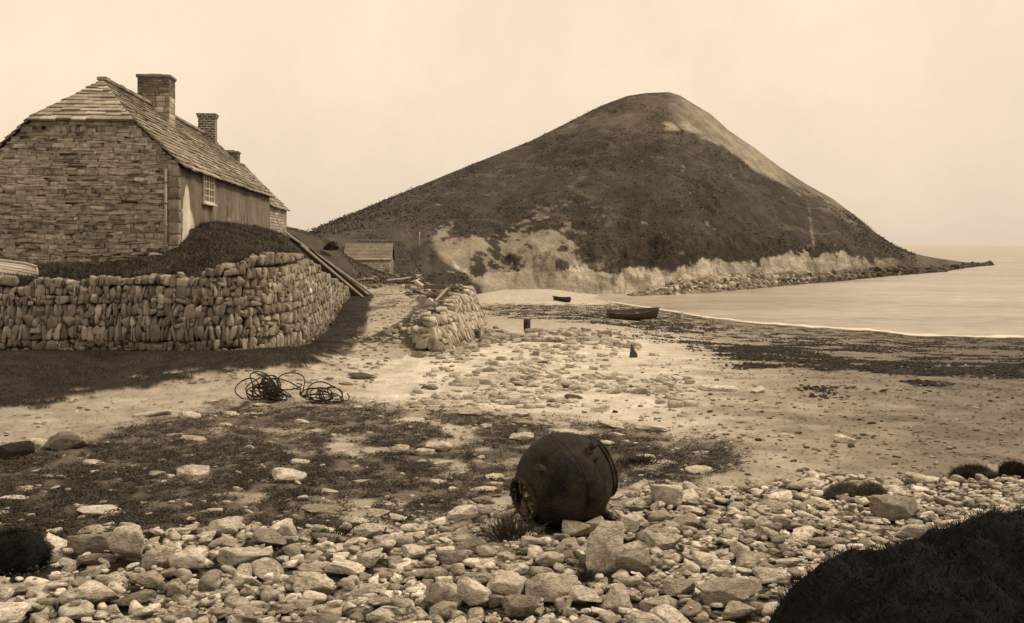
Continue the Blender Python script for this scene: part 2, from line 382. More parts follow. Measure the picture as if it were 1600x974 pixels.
def hill_albedo():
    U = np.repeat(HU[:, None], hX.shape[1], 1); V = hv
    n1 = fbm(hX*.08, hY*.03, hZ*.12, 101, 5); n2 = fbm(hX*.45, hY*.16, hZ*.7, 140, 4); n3 = fbm(hX*.2, hY*.07, hZ*.4, 180, 5)
    n4 = fbm(hX*.018, hY*.008, hZ*.03, 130, 3); g = .066+.03*n1+.035*n2+.035*n4
    ANG = (U-1035)/np.maximum(V-60, 60); gl = fbm(ANG*7, V*.006, 0, 350, 4); gl2 = fbm(ANG*22, V*.012, 0, 360, 3)
    g = g*(1+.22*gl*ss(170, 230, V))*(1-.2*ss(.1, .3, gl2)*ss(200, 280, V))
    g = g*lerp(1.3, .78, ss(170, 350, V))  # aerial haze painted as a paler tone up the slope
    # upper summit slightly paler still, haze put into the colour
    g = g+.02*ss(.5, 0, np.abs(n3))*ss(260, 180, V)
    # pale rock scars among turf, lower left face
    EDG = ss(-4, 9, U-itp(V, [(300, 705), (330, 690), (375, 672), (410, 702), (445, 742), (470, 765)])+16*n3+5*n2)
    reg = EDG*ss(985, 880, U)*ss(300, 345, V)
    thr = lerp(.30, -.13, ss(305, 425, V)*ss(1060, 830, U))
    pat = ss(thr-.02, thr+.08, n3*.65+.5*n2+.25*fbm(hX*1.1, hY*.5, hZ*1.6, 290, 3))*reg
    g = lerp(g, .26+.12*n2+.08*n1, pat*.9)
    # small pale flecks everywhere
    fl = ss(.50, .62, fbm(hX*.45, hY*.45, hZ*.9, 210, 3))
    g = lerp(g, .26, fl*.6*ss(160, 250, V)*ss(500, 640, U)); pth = ss(.035, .0, np.abs(fbm(hX*.03, hY*.012, hZ*.12, 230, 3)-.05)); g = lerp(g, .15, pth*.45)
    # right-hand rocky flank: pale rock, with its sunlit side painted in as well
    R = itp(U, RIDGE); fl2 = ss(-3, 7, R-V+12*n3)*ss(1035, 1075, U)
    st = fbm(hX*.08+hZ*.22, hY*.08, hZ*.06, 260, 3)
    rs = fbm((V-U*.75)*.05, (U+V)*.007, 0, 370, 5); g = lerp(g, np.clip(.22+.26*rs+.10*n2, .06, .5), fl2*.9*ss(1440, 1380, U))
    # bright scree streaks along the ridge near the top
    st2 = ss(.05, .3, n3+.4*n2)*ss(9, 2, np.abs(V-itp(U, [(1030, 196), (1070, 200), (1100, 212), (1150, 236), (1250, 290)])))*ss(1028, 1042, U)*ss(1160, 1090, U)
    g = lerp(g, .42, st2*.8)
    sm = ss(45, 20, np.abs(V-355))*ss(3.2, 1.2, np.abs(U-1268-(V-355)*.12+3*n2)); g = lerp(g, .36, sm*.35*ss(-.1, .3, n2+.1))
    # pale cliff at the foot
    top = itp(U, [(600, 470), (690, 415), (740, 425), (800, 422), (860, 432), (905, 410), (925, 424), (960, 428), (1000, 419), (1040, 422), (1085, 409), (1120, 409), (1150, 406), (1180, 409), (1240, 399), (1290, 402), (1330, 400), (1400, 404), (1460, 412)])
    er0 = fbm(hX*.5, hY*.08, hZ*.05, 340, 4); d = V-top+16*n3+9*n2+5*er0+6*fbm(hX*.8, hY*.3, hZ*1.1, 345, 4)
    cl = ss(-.6, 1.2, d)*EDG
    bed = np.sin((hZ*2.2+hX*.22+1.5*n3)*2.2); er = fbm(hX*.7+hZ*.9, hY*.2, hZ*.6, 310, 4); er2 = fbm(hX*2.2, hY*.3, hZ*.5, 330, 3); blk = _hash(np.floor(hX*.35+.8*n3+hZ*.15), np.floor(hZ*.9+.5*n2), np.zeros_like(hX), 41); cc = (.34+.16*blk+.16*n2+.08*n1+.04*bed)*(1-.32*ss(.05, .30, er))*(1-.35*ss(.1, .35, er2))
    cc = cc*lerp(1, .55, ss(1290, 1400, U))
    slab = ss(725, 750, U)*ss(0, 6, itp(V, [(405, 868), (430, 900), (462, 950)])-U)
    cc = lerp(cc, .31+.08*n2+.07*st, slab*.8)
    g = lerp(g, cc, cl)
    # darker rubble apron near the waterline
    ap = ss(1000, 1050, U)*ss(.048, .032, hill_t[None, :]+.015*n2)
    g = lerp(g, .2+.1*n2, ap)
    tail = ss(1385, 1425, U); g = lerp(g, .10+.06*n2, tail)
    return np.clip(g, .02, .8)
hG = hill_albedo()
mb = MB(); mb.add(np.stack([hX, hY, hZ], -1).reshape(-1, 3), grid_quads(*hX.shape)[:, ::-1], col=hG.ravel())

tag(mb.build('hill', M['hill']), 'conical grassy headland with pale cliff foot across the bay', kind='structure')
def hill_hit(u, v):
    k = int(np.clip(round((u-380)/1.6), 0, len(HU)-1)); n = np.argmax(hill_t >= 1.0)
    j = np.argmax(hv[k, :n] <= v)
    if hv[k, j] > v: j = n-1
    return np.array([hX[k, j], hY[k, j], hZ[k, j]])

# ------------------------------------------------------------------ ground sheet
gu = np.concatenate([np.arange(-700, -60, 14), np.arange(-60, 1660, 2.2), np.arange(1660, 2400, 14)])
gY = np.concatenate([[2.0, 2.6, 3.2, 3.8], 2.9*F0/np.arange(940, 145, -1.4)])
gY = np.concatenate([gY, np.geomspace(gY[-1], 145, 330)[1:]])
U, YY = np.meshgrid(gu, gY); XX = (U-800)/F0*YY
ZZ = G(XX, YY)
VV = HV-(ZZ-CZ)/YY*F0
SD = sdist(WALL, XX, YY)
def verge_mask(X, Y, U, V, sd):
    n = fbm(X*.9, Y*.9, 0, 400, 3)
    e = itp(U, [(-400, 700), (0, 642), (100, 626), (200, 606), (318, 590), (400, 580), (470, 570), (530, 548), (565, 515), (578, 480), (583, 462)])
    m = ss(-4, 5, e-V+12*n+18*fbm(X*3, Y*3, 0, 410, 3))*(sd < .3)*ss(1.5, 0, (U-583)/3)*(Y < 46)
    return m
def veg_density(X, Y, U, V):
    t = itp(U, [(-300, 740), (0, 712), (120, 690), (250, 655), (400, 637), (550, 630), (700, 640), (850, 655), (950, 664), (1080, 680), (1160, 698), (1200, 715)])
    b = itp(U, [(-300, 900), (0, 880), (100, 850), (300, 838), (600, 830), (720, 800), (800, 775), (960, 760), (1090, 752), (1150, 730), (1200, 716)])
    reg = ss(-14, 14, V-t)*ss(-14, 14, b-V)*ss(1190, 1120, U)
    n = fbm(X*1.2, Y*1.2, 0, 500, 4)
    cov = itp(U, [(0, .5), (200, .52), (500, .45), (700, .3), (900, .3), (1100, .1)])
    return reg*ss(-.12, .22, n+cov)
VERGE = verge_mask(XX, YY, U, VV, SD); VEG = veg_density(XX, YY, U, VV)
PACK = [(-300, 880), (60, 872), (150, 838), (300, 838), (430, 828), (560, 838), (640, 832), (720, 812), (800, 805), (960, 792), (1010, 768), (1100, 772), (1200, 767), (1260, 750), (1400, 757), (1600, 752), (2000, 750)]
def ground_albedo():
    n1 = fbm(XX*.5, YY*.5, 0, 600, 4); n2 = fbm(XX*5, YY*5, 0, 620, 3); n3 = fbm(XX*.16, YY*.12, 0, 650, 4)
    sp = _hash(np.floor(XX*28), np.floor(YY*16), np.zeros_like(XX), 9)
    g = .38+.05*n1+.06*n2
    g = g+.21*ss(500, 620, U)*ss(1200, 1000, U)*ss(500, 540, VV)*ss(700, 640, VV)
    g = lerp(g, g*.55, ss(1080, 1560, U)); gr = fbm(XX*2.5, YY*2.5, 0, 660, 4); g = g*(1+.35*gr*ss(60, 20, YY))*(1-.25*ss(.1, .3, fbm(XX*.9, YY*1.3, 0, 670, 4))*ss(950, 1150, U))  # edge darkening painted into the beach towards the right, then grit
    g = g-.13*(sp > .93)*ss(120, 30, YY)
    # creeping plants and soil
    soil = .10+.05*n2+.04*n1
    g = lerp(g, soil, np.clip(VEG*.85, 0, 1))
    # packed stone bank: dark earth under the cobbles
    e = itp(U, PACK); g = lerp(g, .07+.02*n2, ss(-6, 10, VV-e)*ss(13, 11.6, YY))
    bl = ss(95, 60, U)*ss(790, 820, VV); g = lerp(g, .03, bl)  # dark soil, with the shade of the lower left hollow painted in
    g = lerp(g, g*.65, ss(700, 790, VV)*ss(300, 0, U))
    # weed line and wrack on the beach (runs along the shore)
    S = itp(U, SHORE); q = YY/S
    wn = fbm(XX*.20, YY*.30, 0, 700, 5); wn2 = fbm(XX*.8, YY*1.1, 0, 720, 5)
    band = ss(.80, .88, q)*ss(.985, .96, q)
    band2 = ss(.18, .34, q)*ss(1.0, .97, q)*ss(900, 1150, U)*ss(25, -35, VV-itp(U, [(900, 515), (1100, 545), (1200, 585), (1300, 640), (1600, 670)])+14*wn)
    band3 = ss(.62, .70, q)*ss(.82, .79, q)*ss(1120, 980, U)*ss(760, 800, U)
    # left half of the dark weed, just in front of the pale shingle strip
    dk = itp(U, [(740, 476), (800, 476), (900, 478), (960, 476), (1000, 482)]); dl = itp(U, [(740, 486), (800, 495), (900, 500), (1000, 515), (1100, 520)])
    b4 = ss(-4, 2, VV-dk+4*wn)*ss(-6, 6, dl-VV+8*wn)*ss(745, 775, U)*ss(1120, 1040, U)*ss(-.5, 0, wn2+.15)
    w = np.maximum.reduce([band*ss(-.45, -.05, wn2)*ss(1000, 1060, U), band2*ss(.05, .16, wn*.5+wn2*.8+.03-.07*ss(.62, .3, q)), b4])
    g = lerp(g, g*.68, band2*.9)
    g = lerp(g, .035+.02*n2, np.clip(w*ss(-.3, .2, fbm(XX*2.0, YY*2.0, 0, 781, 3)), 0, 1)*.92)
    # bright shingle strip below the cliff
    ps = ss(-2, 3, dk-VV+2*wn)*ss(735, 760, U)*ss(985, 930, U)*(YY > 50); g = lerp(g, .46+.08*n2+.08*n1, ps)
    # wet edge at the water
    g = lerp(g, g*.6, ss(.965, .99, q)*ss(930, 960, U))
    # track
    tr = (SD < .2)*(YY > 24)*(XX < itp(YY, XB)-.4)
    tg = .36+.07*n1+.06*n2-.2*ss(.12, .4, fbm(XX*1.3, YY*.6, 0, 750, 4))
    tk = itp(VV, [(440, 560), (452, 570), (465, 580), (520, 572), (560, 540)]); tk2 = itp(VV, [(440, 640), (455, 645), (475, 652), (500, 628), (530, 612), (545, 640)])
    intr = ss(-5, 4, U-tk)*ss(-4, 3, tk2-U+6*n1)*(VV > 440)
    g = np.where(tr, lerp(.10+.03*n2, tg, intr), g)
    # turf
    turf = .042+.025*n2+.02*n1
    far = ss(52, 60, YY)*(XX < itp(YY, XB)-.3)
    shelf = ss(70, 60, YY)*ss(-4.5, -2.8, XX)
    g = np.where(SD > .25, np.where(YY < 64, turf+.0*far, g), g)
    bare = ss(2.2, .3, itp(YY, XB)-XX)*ss(60, 75, YY)*(YY < 112)
    far = np.clip(far, 0, 1)*np.where(YY > 60, 1, (SD < .3)); g = lerp(g, .068+.02*n2, far); g = lerp(g, .26+.08*n2, np.clip(bare, 0, 1)*.7*far)
    rt = (XX > itp(YY, XB)-2.6)*(XX < itp(YY, XB)-.2)*(YY > 26.5)*(YY < 50)
    g = np.where(rt, .075+.03*n2+.03*n1, g)
    g = lerp(g, .03+.018*n2+.015*n1, VERGE)
    return np.clip(g, .015, .75)
GG = ground_albedo()
# a soft lip where the verge turf stands above the track, lumpy soil in the plant patch
ZZ = ZZ+.05*VERGE+.03*VEG*fbm(XX*6, YY*6, 0, 444, 2)
mb = MB(); mb.add(np.stack([XX, YY, ZZ], -1).reshape(-1, 3), grid_quads(*XX.shape), col=GG.ravel())
tag(mb.build('ground', M['ground']), 'shingle beach, track and turf bank', kind='structure')

# ------------------------------------------------------------------ sea, surf, far coast, sea bed
mb = MB(); sx = np.concatenate([-np.geomspace(20000, 60, 20), np.linspace(-50, 300, 60), np.geomspace(320, 20000, 22)]); sy = np.concatenate([np.linspace(30, 400, 60), np.geomspace(420, 26000, 26)])
A, B = np.meshgrid(sx, sy); mb.add(np.stack([A, B, np.zeros_like(A)], -1).reshape(-1, 3), grid_quads(*A.shape), col=.3)
tag(mb.build('sea', M['sea']), 'calm pale sea in the bay', kind='structure')
mb = MB(); us = np.arange(950, 1900, 4.); S = itp(us, SHORE)
rows = []
for k, off in enumerate((-.55, -.1, .5, 1.4)):
    Yr = S+off*(1+.5*vn(us*.05, k, 0, 5))+.35*vn(us*.09, 0, 0, 8); rows.append(np.stack([(us-800)/F0*Yr, Yr, np.full_like(us, .012 if k else .03)+(.035 if k in (1, 2) else 0)], -1))
mb.add(np.array(rows).reshape(-1, 3), grid_quads(4, len(us)), col=.66)
tag(mb.build('surf', M['paint']), 'thin pale line of surf along the water edge', kind='structure')

# ------------------------------------------------------------------ grass & small plants
def blades(mb, P, L, wd, lean=.5, col=None):
    n = len(P); a = rng.uniform(0, 2*np.pi, n); s = np.stack([np.cos(a), np.sin(a), 0*a], -1)
    l = rng.normal(size=(n, 3))*lean; l[:, 2] = 1; l /= np.linalg.norm(l, axis=1)[:, None]
    L = np.broadcast_to(L, (n,))*rng.uniform(.5, 1.3, n)
    tip = P+l*L[:, None]; tip[:, 2] -= L*.12
    V = np.stack([P-s*wd/2, P+s*wd/2, tip], 1).reshape(-1, 3)
    c = rng.uniform(.45, 1.9, n)*(col if col is not None else .05)*(1+.5*vn(P[:, 0]*1.1, P[:, 1]*1.1, 0, 12))
    mb.add(V, t=np.arange(3*n).reshape(n, 3), col=np.repeat(c, 3))
def sample_zone(n, xr, yr, mask, wY=True):
    out = []
    while sum(len(o) for o in out) < n:
        k = n
        Y = 1/rng.uniform(1/yr[1], 1/yr[0], k) if wY else rng.uniform(*yr, k)
        X = rng.uniform(*xr, k)
        Z = G(X, Y); u, v = proj(X, Y, Z)
        w = mask(X, Y, u, v); keep = rng.random(k) < w
        out.append(np.stack([X, Y, Z], -1)[keep])
        if len(out) > 14: break
    return np.concatenate(out)[:n]
mb = MB()
P = sample_zone(42000, (-15, -4), (14, 46), lambda X, Y, u, v: verge_mask(X, Y, u, v, sdist(WALL, X, Y))*(u > -60)*(sdist(WALL, X, Y) < -.02)*ss(-.5, .1, fbm(X*1.5, Y*1.5, 0, 77, 3)))
P[:, 2] += .03; blades(mb, P, .07, .016, .8, .036)
P = sample_zone(45000, (-20, -4.5), (23.3, 58), lambda X, Y, u, v: (sdist(WALL, X, Y) > .45)*(u > -60)*(u < 620)*~((X < -10.55-.11*(Y-30)) & (Y > 29.2)))
blades(mb, P, .17, .022, .9, .048)
P = sample_zone(16000, (-16, -1), (55, 100), lambda X, Y, u, v: (u > 440)*(X < itp(Y, XB)-1.0)*((Y > 64) | (sdist(WALL, X, Y) < -1))*(v < 445))
blades(mb, P, .16, .05, .6, .06)
P = sample_zone(9000, (-6, -1.5), (26.5, 50), lambda X, Y, u, v: (X > itp(Y, XB)-2.4)*(X < itp(Y, XB)-.7)*ss(0, .4, fbm(X*1.2, Y*.8, 0, 71, 3)+.1))
blades(mb, P, .09, .02, .7, .07)
P = sample_zone(7000, (-18, -4.5), (14, 46), lambda X, Y, u, v: ((sdist(WALL, X, Y) > .5)*(u < 520)*~((X < -10.55-.11*(Y-30)) & (Y > 29.2)) | (verge_mask(X, Y, u, v, sdist(WALL, X, Y)) > .6)*(sdist(WALL, X, Y) < -.1))*(u > -60)*ss(0, .3, fbm(X*1.3, Y*1.3, 0, 555, 3)))
blades(mb, P, .12, .012, .9, .17)
n = 5200; WP = np.array(WALL, float); wd_ = np.concatenate([[0], np.cumsum(np.hypot(*np.diff(WP, axis=0).T))]); s0_ = rng.uniform(wd_[1]-3, wd_[12], n)
wx, wy = np.interp(s0_, wd_, WP[:, 0]), np.interp(s0_, wd_, WP[:, 1]); off = rng.uniform(.22, .75, n)
wx2, wy2 = np.interp(s0_+.1, wd_, WP[:, 0])-wx, np.interp(s0_+.1, wd_, WP[:, 1])-wy; L2 = np.hypot(wx2, wy2); px, py = wx-wy2/L2*off, wy+wx2/L2*off
k2 = rng.random(n) < ss(-.2, .25, fbm(s0_*.8, 0, 0, 3, 3)+.12+.5*ss(-8, -6, px))
blades(mb, np.column_stack([px, py, G(px, py)+.02])[k2], .17, .022, .9, .05)
tag(mb.build('grass', M['grass'], smooth=False), 'short dark turf on the banks and the verge', 'grass', kind='stuff')
# creeping plants: tiny leaf clumps low on the soil
mb = MB()
P = sample_zone(17000, (-9, 5), (9.2, 19.5), lambda X, Y, u, v: veg_density(X, Y, u, v)**1.1*(u > -60)*(u < 1250)*ss(-.35, .3, fbm(X*5, Y*5, 0, 90, 2)+.1))
k = 9; n = len(P); C = np.repeat(P, k, 0)+np.column_stack([rng.normal(0, .035, n*k), rng.normal(0, .035, n*k), rng.uniform(0, .035, n*k)])
a = rng.uniform(0, 2*np.pi, n*k); r = rng.uniform(.008, .018, n*k)
dx = np.stack([np.cos(a), np.sin(a), rng.uniform(-.5, .5, n*k)], -1)*r[:, None]; dy = np.stack([-np.sin(a), np.cos(a), rng.uniform(-.5, .7, n*k)], -1)*r[:, None]
V = np.stack([C-dx, C-dy*.6, C+dx, C+dy*.6], 1).reshape(-1, 3)
mb.add(V, q=np.arange(4*n*k).reshape(-1, 4), col=np.repeat(rng.uniform(.018, .075, n*k), 4))
P2 = P[rng.random(n) < .12]; blades(mb, np.repeat(P2, 3, 0), .07, .006, .9, .08)
tag(mb.build('creeping_plants', M['grass'], smooth=False), 'small dark creeping plants on the shore soil', 'plants', kind='stuff')
# wrack: low dark weed clumps on the beach
mb = MB()
def wrack_mask(X, Y, u, v):
    S = itp(u, SHORE); q = Y/S; wn = fbm(X*.20, Y*.30, 0, 700, 5); wn2 = fbm(X*.8, Y*1.1, 0, 720, 5)
    return ss(.18, .34, q)*ss(.975, .95, q)*ss(900, 1150, u)*ss(.04, .16, wn*.5+wn2*.8+.03-.07*ss(.62, .3, q))*(u < 1680)*ss(12, -12, v-itp(u, [(900, 515), (1100, 545), (1200, 590), (1300, 630), (1600, 655)])+14*wn)
P = sample_zone(15000, (3, 38), (18, 90), wrack_mask)
P4 = sample_zone(5000, (-3, 18), (50, 112), lambda X, Y, u, v: (u > 752)*(u < 1120)*ss(-4, 2, v-itp(u, [(740, 476), (800, 476), (900, 478), (960, 476), (1000, 482)]))*ss(-4, 4, itp(u, [(740, 488), (800, 497), (900, 503), (1000, 518), (1100, 524)])-v)*ss(-.3, .15, fbm(X*.5, Y*.3, 0, 733, 4)))
P = np.concatenate([P, P4])
k = 4; P = P[rng.random(len(P)) < ss(-.3, .25, fbm(P[:, 0]*2.0, P[:, 1]*2.0, 0, 781, 3))]; n = len(P); C = np.repeat(P, k, 0)+np.column_stack([rng.normal(0, .16, n*k), rng.normal(0, .07, n*k), rng.uniform(.0, .05, n*k)])
a = rng.normal(0, .6, n*k); r = rng.uniform(.03, .09, n*k)
dx = np.stack([np.cos(a), np.sin(a), rng.uniform(-.3, .3, n*k)], -1)*r[:, None]; dy = np.stack([-np.sin(a), np.cos(a), rng.uniform(.2, .9, n*k)], -1)*r[:, None]*.45
V = np.stack([C-dx, C-dy, C+dx, C+dy], 1).reshape(-1, 3)
mb.add(V, q=np.arange(4*n*k).reshape(-1, 4), col=np.repeat(rng.uniform(.008, .04, n*k), 4))
tag(mb.build('seaweed', M['grass'], smooth=False), 'dark dried seaweed strewn in streaks over the shingle', 'seaweed', kind='stuff')

# ------------------------------------------------------------------ dry stone walls
def along(poly, s):
    P = np.array(poly, float); d = np.hypot(*np.diff(P, axis=0).T); c = np.concatenate([[0], np.cumsum(d)])
    s = np.clip(s, 0, c[-1]-1e-4); x = np.interp(s, c, P[:, 0]); y = np.interp(s, c, P[:, 1])
    e = .35; x0, x1 = np.interp([s-e, s+e], c, P[:, 0]); y0, y1 = np.interp([s-e, s+e], c, P[:, 1])
    t = np.array([x1-x0, y1-y0]); t /= np.linalg.norm(t); return x, y, t, c[-1]
def arclen(poly, i):
    P = np.array(poly, float); return np.hypot(*np.diff(P, axis=0).T)[:i].sum()
SHP = [stone_shape(5, rng.uniform(6, 14), 4, .07, 1000+i) for i in range(40)]
def stone_wall(name, poly, s0, s1, basef, topf, batter, wr, hr, tone, leanf, seed):
    r = np.random.default_rng(seed); mb = MB()
    nlev = 14
    # earth core just behind the faces
    ss_ = np.arange(s0, s1, .12); core = []
    for k in range(nlev+1):
        row = []
        for s in ss_:
            x, y, t, _ = along(poly, s); b, tp = basef(x, y, s)-.35, topf(x, y, s); f = k/nlev; nx, ny = -t[1], t[0]
            off = .17+batter*max(0, (tp-b-.35)*f)+(.06 if k == nlev else 0)
            row.append((x+nx*off, y+ny*off, b+(tp-.03-b)*f))
        core.append(row)
    mb.add(np.array(core).reshape(-1, 3), grid_quads(nlev+1, len(ss_)), col=.035)
    z0 = -.12; lev = 0
    # courses follow the ground
    while z0 < 3.2:
        hh = r.uniform(*hr); s = s0+r.uniform(-.2, 0)
        while s < s1:
            w = r.uniform(*wr)*(1.7 if r.random() < .09 else 1)
            x, y, t, _ = along(poly, s+w/2); b, tp = basef(x, y, s), topf(x, y, s)
            cz = b+z0+hh/2
            # courses wander
            wob = .07*vn(s*.9, lev*3.3, 0, seed)
            cz += wob
            if cz-hh*.45 < tp-.02:
                split = r.random() < .2
                for part in range(2 if split else 1):
                    h2 = hh*(.52 if split else 1)*r.uniform(.88, 1.14); c2 = cz+(-hh*.24 if part == 0 else hh*.26)*(1 if split else 0)
                    if c2+h2/2 > tp+.13: h2 = max(.1, tp+.10-(c2-h2/2)); c2 = tp+.10-h2/2
                    nx, ny = -t[1], t[0]; off = .15+batter*(c2-b)-r.uniform(-.02, .045)
                    p, q = SHP[r.integers(len(SHP))]
                    dep = r.uniform(.26, .36)
                    flip = r.choice([-1, 1], 3); flip[1] = flip[0]*flip[2]
                    P = p*flip*np.array([w*.56, dep/2, h2*.57])
                    ln = leanf(s)+r.normal(0, .10); cl, sl = math.cos(ln), math.sin(ln)
                    xx = P[:, 0]*cl+P[:, 2]*sl; zz = -P[:, 0]*sl+P[:, 2]*cl
                    yy = P[:, 1]+zz*batter*.9
                    W = np.stack([x+nx*(off+.0)+t[0]*xx+nx*yy, y+ny*off+t[1]*xx+ny*yy, c2+zz], -1)
                    g = tone*math.exp(r.normal(0, .27))
                    if r.random() < .07: g *= 1.5
                    base_tone = lerp(.6, 1, float(ss(0, .5, c2-b)))  # stones get darker towards the wall base
                    mb.add(W, q if flip.prod() > 0 else q[:, ::-1], col=np.clip(g*base_tone*(1+.25*(P[:, 2]/h2)), .03, .6))
            s += w*r.uniform(.92, 1.0)
        z0 += hh*.93; lev += 1
    return mb.build(name, M['stonework'])
def wtop(x, y, s):
    if y < 23.9 and x < -5.4: return itp(x, [(-30, 6.12), (-12, 6.17), (-9, 6.2), (-7.6, 6.33), (-7.0, 6.45), (-6.2, 6.66), (-5.5, 6.8)])-.13+.11*float(vn(s*1.7, 0, 0, 4))
    return itp(y, [(23.5, 6.67), (25, 6.62), (28, 6.27), (30.7, 5.94), (37, 5.38), (43.8, 4.86), (48, 4.55), (54, 4.4)])+.12*float(vn(s*1.7, 0, 0, 4))
s_a, s_b = arclen(WALL, 1)-2.2, arclen(WALL, 12)
corner = arclen(WALL, 4)
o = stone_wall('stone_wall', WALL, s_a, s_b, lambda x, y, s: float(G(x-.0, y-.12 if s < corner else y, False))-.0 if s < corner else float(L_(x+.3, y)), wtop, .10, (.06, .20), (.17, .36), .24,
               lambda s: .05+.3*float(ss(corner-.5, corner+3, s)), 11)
tag(o, 'long dry stone retaining wall of upright blocks below the cottage', 'stone wall')
REV = [(-3.6, 28.2), (-3.1, 26.6), (-2.5, 25.75), (-1.9, 25.7), (-1.6, 26.6), (-1.3, 30), (-1.0, 36), (-.85, 42), (-1.25, 46), (-2.0, 49)]
def rtop(x, y, s):
    return itp(s, [(0, 4.45), (1.6, 4.55), (2.6, 4.72), (3.6, 4.88), (8, 5.02), (14, 5.08), (20, 5.02), (24, 4.7)])+.16*float(vn(s*1.6, 2, 0, 6))-.05
def rbase(x, y, s):
    Y = y; u = 800+x/y*F0; S = itp(u, SHORE); return float(itp(20+(Y-20)*80/(S-20), BASE))-.02
o = stone_wall('stone_wall', REV, .2, arclen(REV, 9), rbase, rtop, .42, (.16, .42), (.16, .36), .36, lambda s: .25+.35*float(vn(s*1.5, 7, 0, 2)), 23)
tag(o, 'short sloping stone revetment between the track and the beach', 'stone wall')

# ------------------------------------------------------------------ cottage
HX, HY0, HZ0 = -10.43, 30.0, 6.3
HR = math.atan(.11)
cot = empty('cottage', (HX, HY0, HZ0), HR)
tag(cot, 'old stone cottage with half-hipped slab roof above the wall', 'cottage')
EAV, HIP, RDG, WID, LEN = 9.5-HZ0, 10.86-HZ0, 12.3-HZ0, 5.7, 20.1
MID = -WID/2
def zroof(x):    # roof underside height at local x
    return EAV+(WID/2-abs(x-MID))*(RDG-EAV)/(WID/2)
# gable: coursed rubble, front face at y = 0
mb = MB(); mb.add([(-WID, .05, -1.2), (0, .05, -1.2), (0, .05, EAV), (MID+1.42, .05, HIP), (MID-1.42, .05, HIP), (-WID, .05, EAV)], q=[(0, 1, 2, 5), (5, 2, 3, 4)], col=.26)
mb.add([(-WID, .05, -1.2), (-WID, LEN, -1.2), (-WID, LEN, EAV), (-WID, .05, EAV)], q=[(0, 3, 2, 1)], col=.16)
z = -1.1; r = np.random.default_rng(5)
while z < HIP-.03:
    h = r.choice([.05, .07, .09, .11, .14, .19], p=[.2, .24, .2, .18, .12, .06]); x = -WID
    if z+h > HIP: h = HIP-z
    while x < -.02:
        w = r.uniform(.12, .6)*(.7 if h > .12 else 1); w = min(w, -x)
        if -x-w < .1: w = -x
        cx, cz = x+w/2, z+h/2
        if cz < zroof(cx)-.02-h/2 or cz+h/2 < zroof(cx-w/2*np.sign(cx-MID)*-1):
            g = .33*math.exp(r.normal(0, .17))*(1+.45*float(fbm(cx*.6, cz*.9, 0, 31, 3)))
            if r.random() < .06: g *= 1.7
            if cz < .9: g *= 1.05
            rbox(mb, (cx, .05-r.uniform(0, .022), cz), (w*.99, .12, h*.97), rotm(0, r.normal(0, .03), 0), np.clip(g, .05, .5), .16, .10)
        x += w
    z += h
for i in range(len(mb.v)):      # courses wander as in old rubble work
    V = mb.v[i]
    if len(V) > 6:
        k = ss(HIP+.02, HIP-.5, V[:, 2])*ss(0, .3, -V[:, 0]); V[:, 2] += k*(.055*fbm(V[:, 0]*.9, V[:, 2]*.8, 0, 5, 3)+.02*vn(V[:, 0]*4, V[:, 2]*4, 0, 6)); V[:, 1] += .012*vn(V[:, 0]*7, V[:, 2]*9, 0, 8)
# quoins at the corner and the footing stone
for i in range(12):
    g = .24*math.exp(r.normal(0, .2)); rbox(mb, (-.18+(i % 2)*.05, .0+.1, -1.0+i*.36), (.42-(i % 2)*.1, .3, .33), None, g, .03, .1)
rbox(mb, (-.38, -.16, .18), (.95, .35, .34), rotm(0, .12, 0), .34, .06, .25)
gw = mb.build('gable_wall', M['stonework'], cot)
gw['label'] = 'coursed rubble gable wall facing the beach'
# facade, rendered
ny, nz = 260, 70; ya = np.linspace(.26, LEN, ny); za = np.linspace(-1.2, EAV-.02, nz); A, B = np.meshgrid(ya, za)
n1 = fbm(A*1.2, B*.5, 0, 801, 5); n2 = fbm(A*4, B*4, 0, 820, 4)
g = .155+.06*n1+.05*n2; g = g*(1-.3*ss(.1, .4, fbm(A*2.2, B*.25, 0, 840, 3)))
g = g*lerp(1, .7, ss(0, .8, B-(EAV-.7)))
pe = itp(B, [(-1, 3.1), (.6, 2.9), (1.2, 2.3), (1.9, 1.75), (2.3, 1.6), (2.55, 1.3)]); ps = itp(B, [(-1, .3), (.8, .5), (1.5, .6), (2.2, .75), (2.55, 1.1)])
patch = ss(-.1, .04, pe-A+.25*n1)*ss(-.1, .04, A-ps+.2*n2)*ss(2.62, 2.5, B+.1*n1); g = lerp(g, .55+.15*n2, patch)
p2 = ss(.5, .3, np.hypot((A-8.6)*.8, (B-1.3))+.2*n2); g = lerp(g, .4, p2*.8)
g = lerp(g, g*.7, ss(.05, .02, np.abs(A-9.2-.03*n1))); g = np.where(A > 9.25, g*1.12, g)
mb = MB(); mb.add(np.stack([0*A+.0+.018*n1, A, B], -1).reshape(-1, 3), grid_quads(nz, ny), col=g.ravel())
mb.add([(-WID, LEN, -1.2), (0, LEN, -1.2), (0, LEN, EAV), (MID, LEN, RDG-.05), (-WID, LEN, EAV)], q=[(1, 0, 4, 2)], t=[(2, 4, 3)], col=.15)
fw = mb.build('front_wall', M['plaster'], cot); fw['label'] = 'grey rendered long wall with a flaking pale patch'
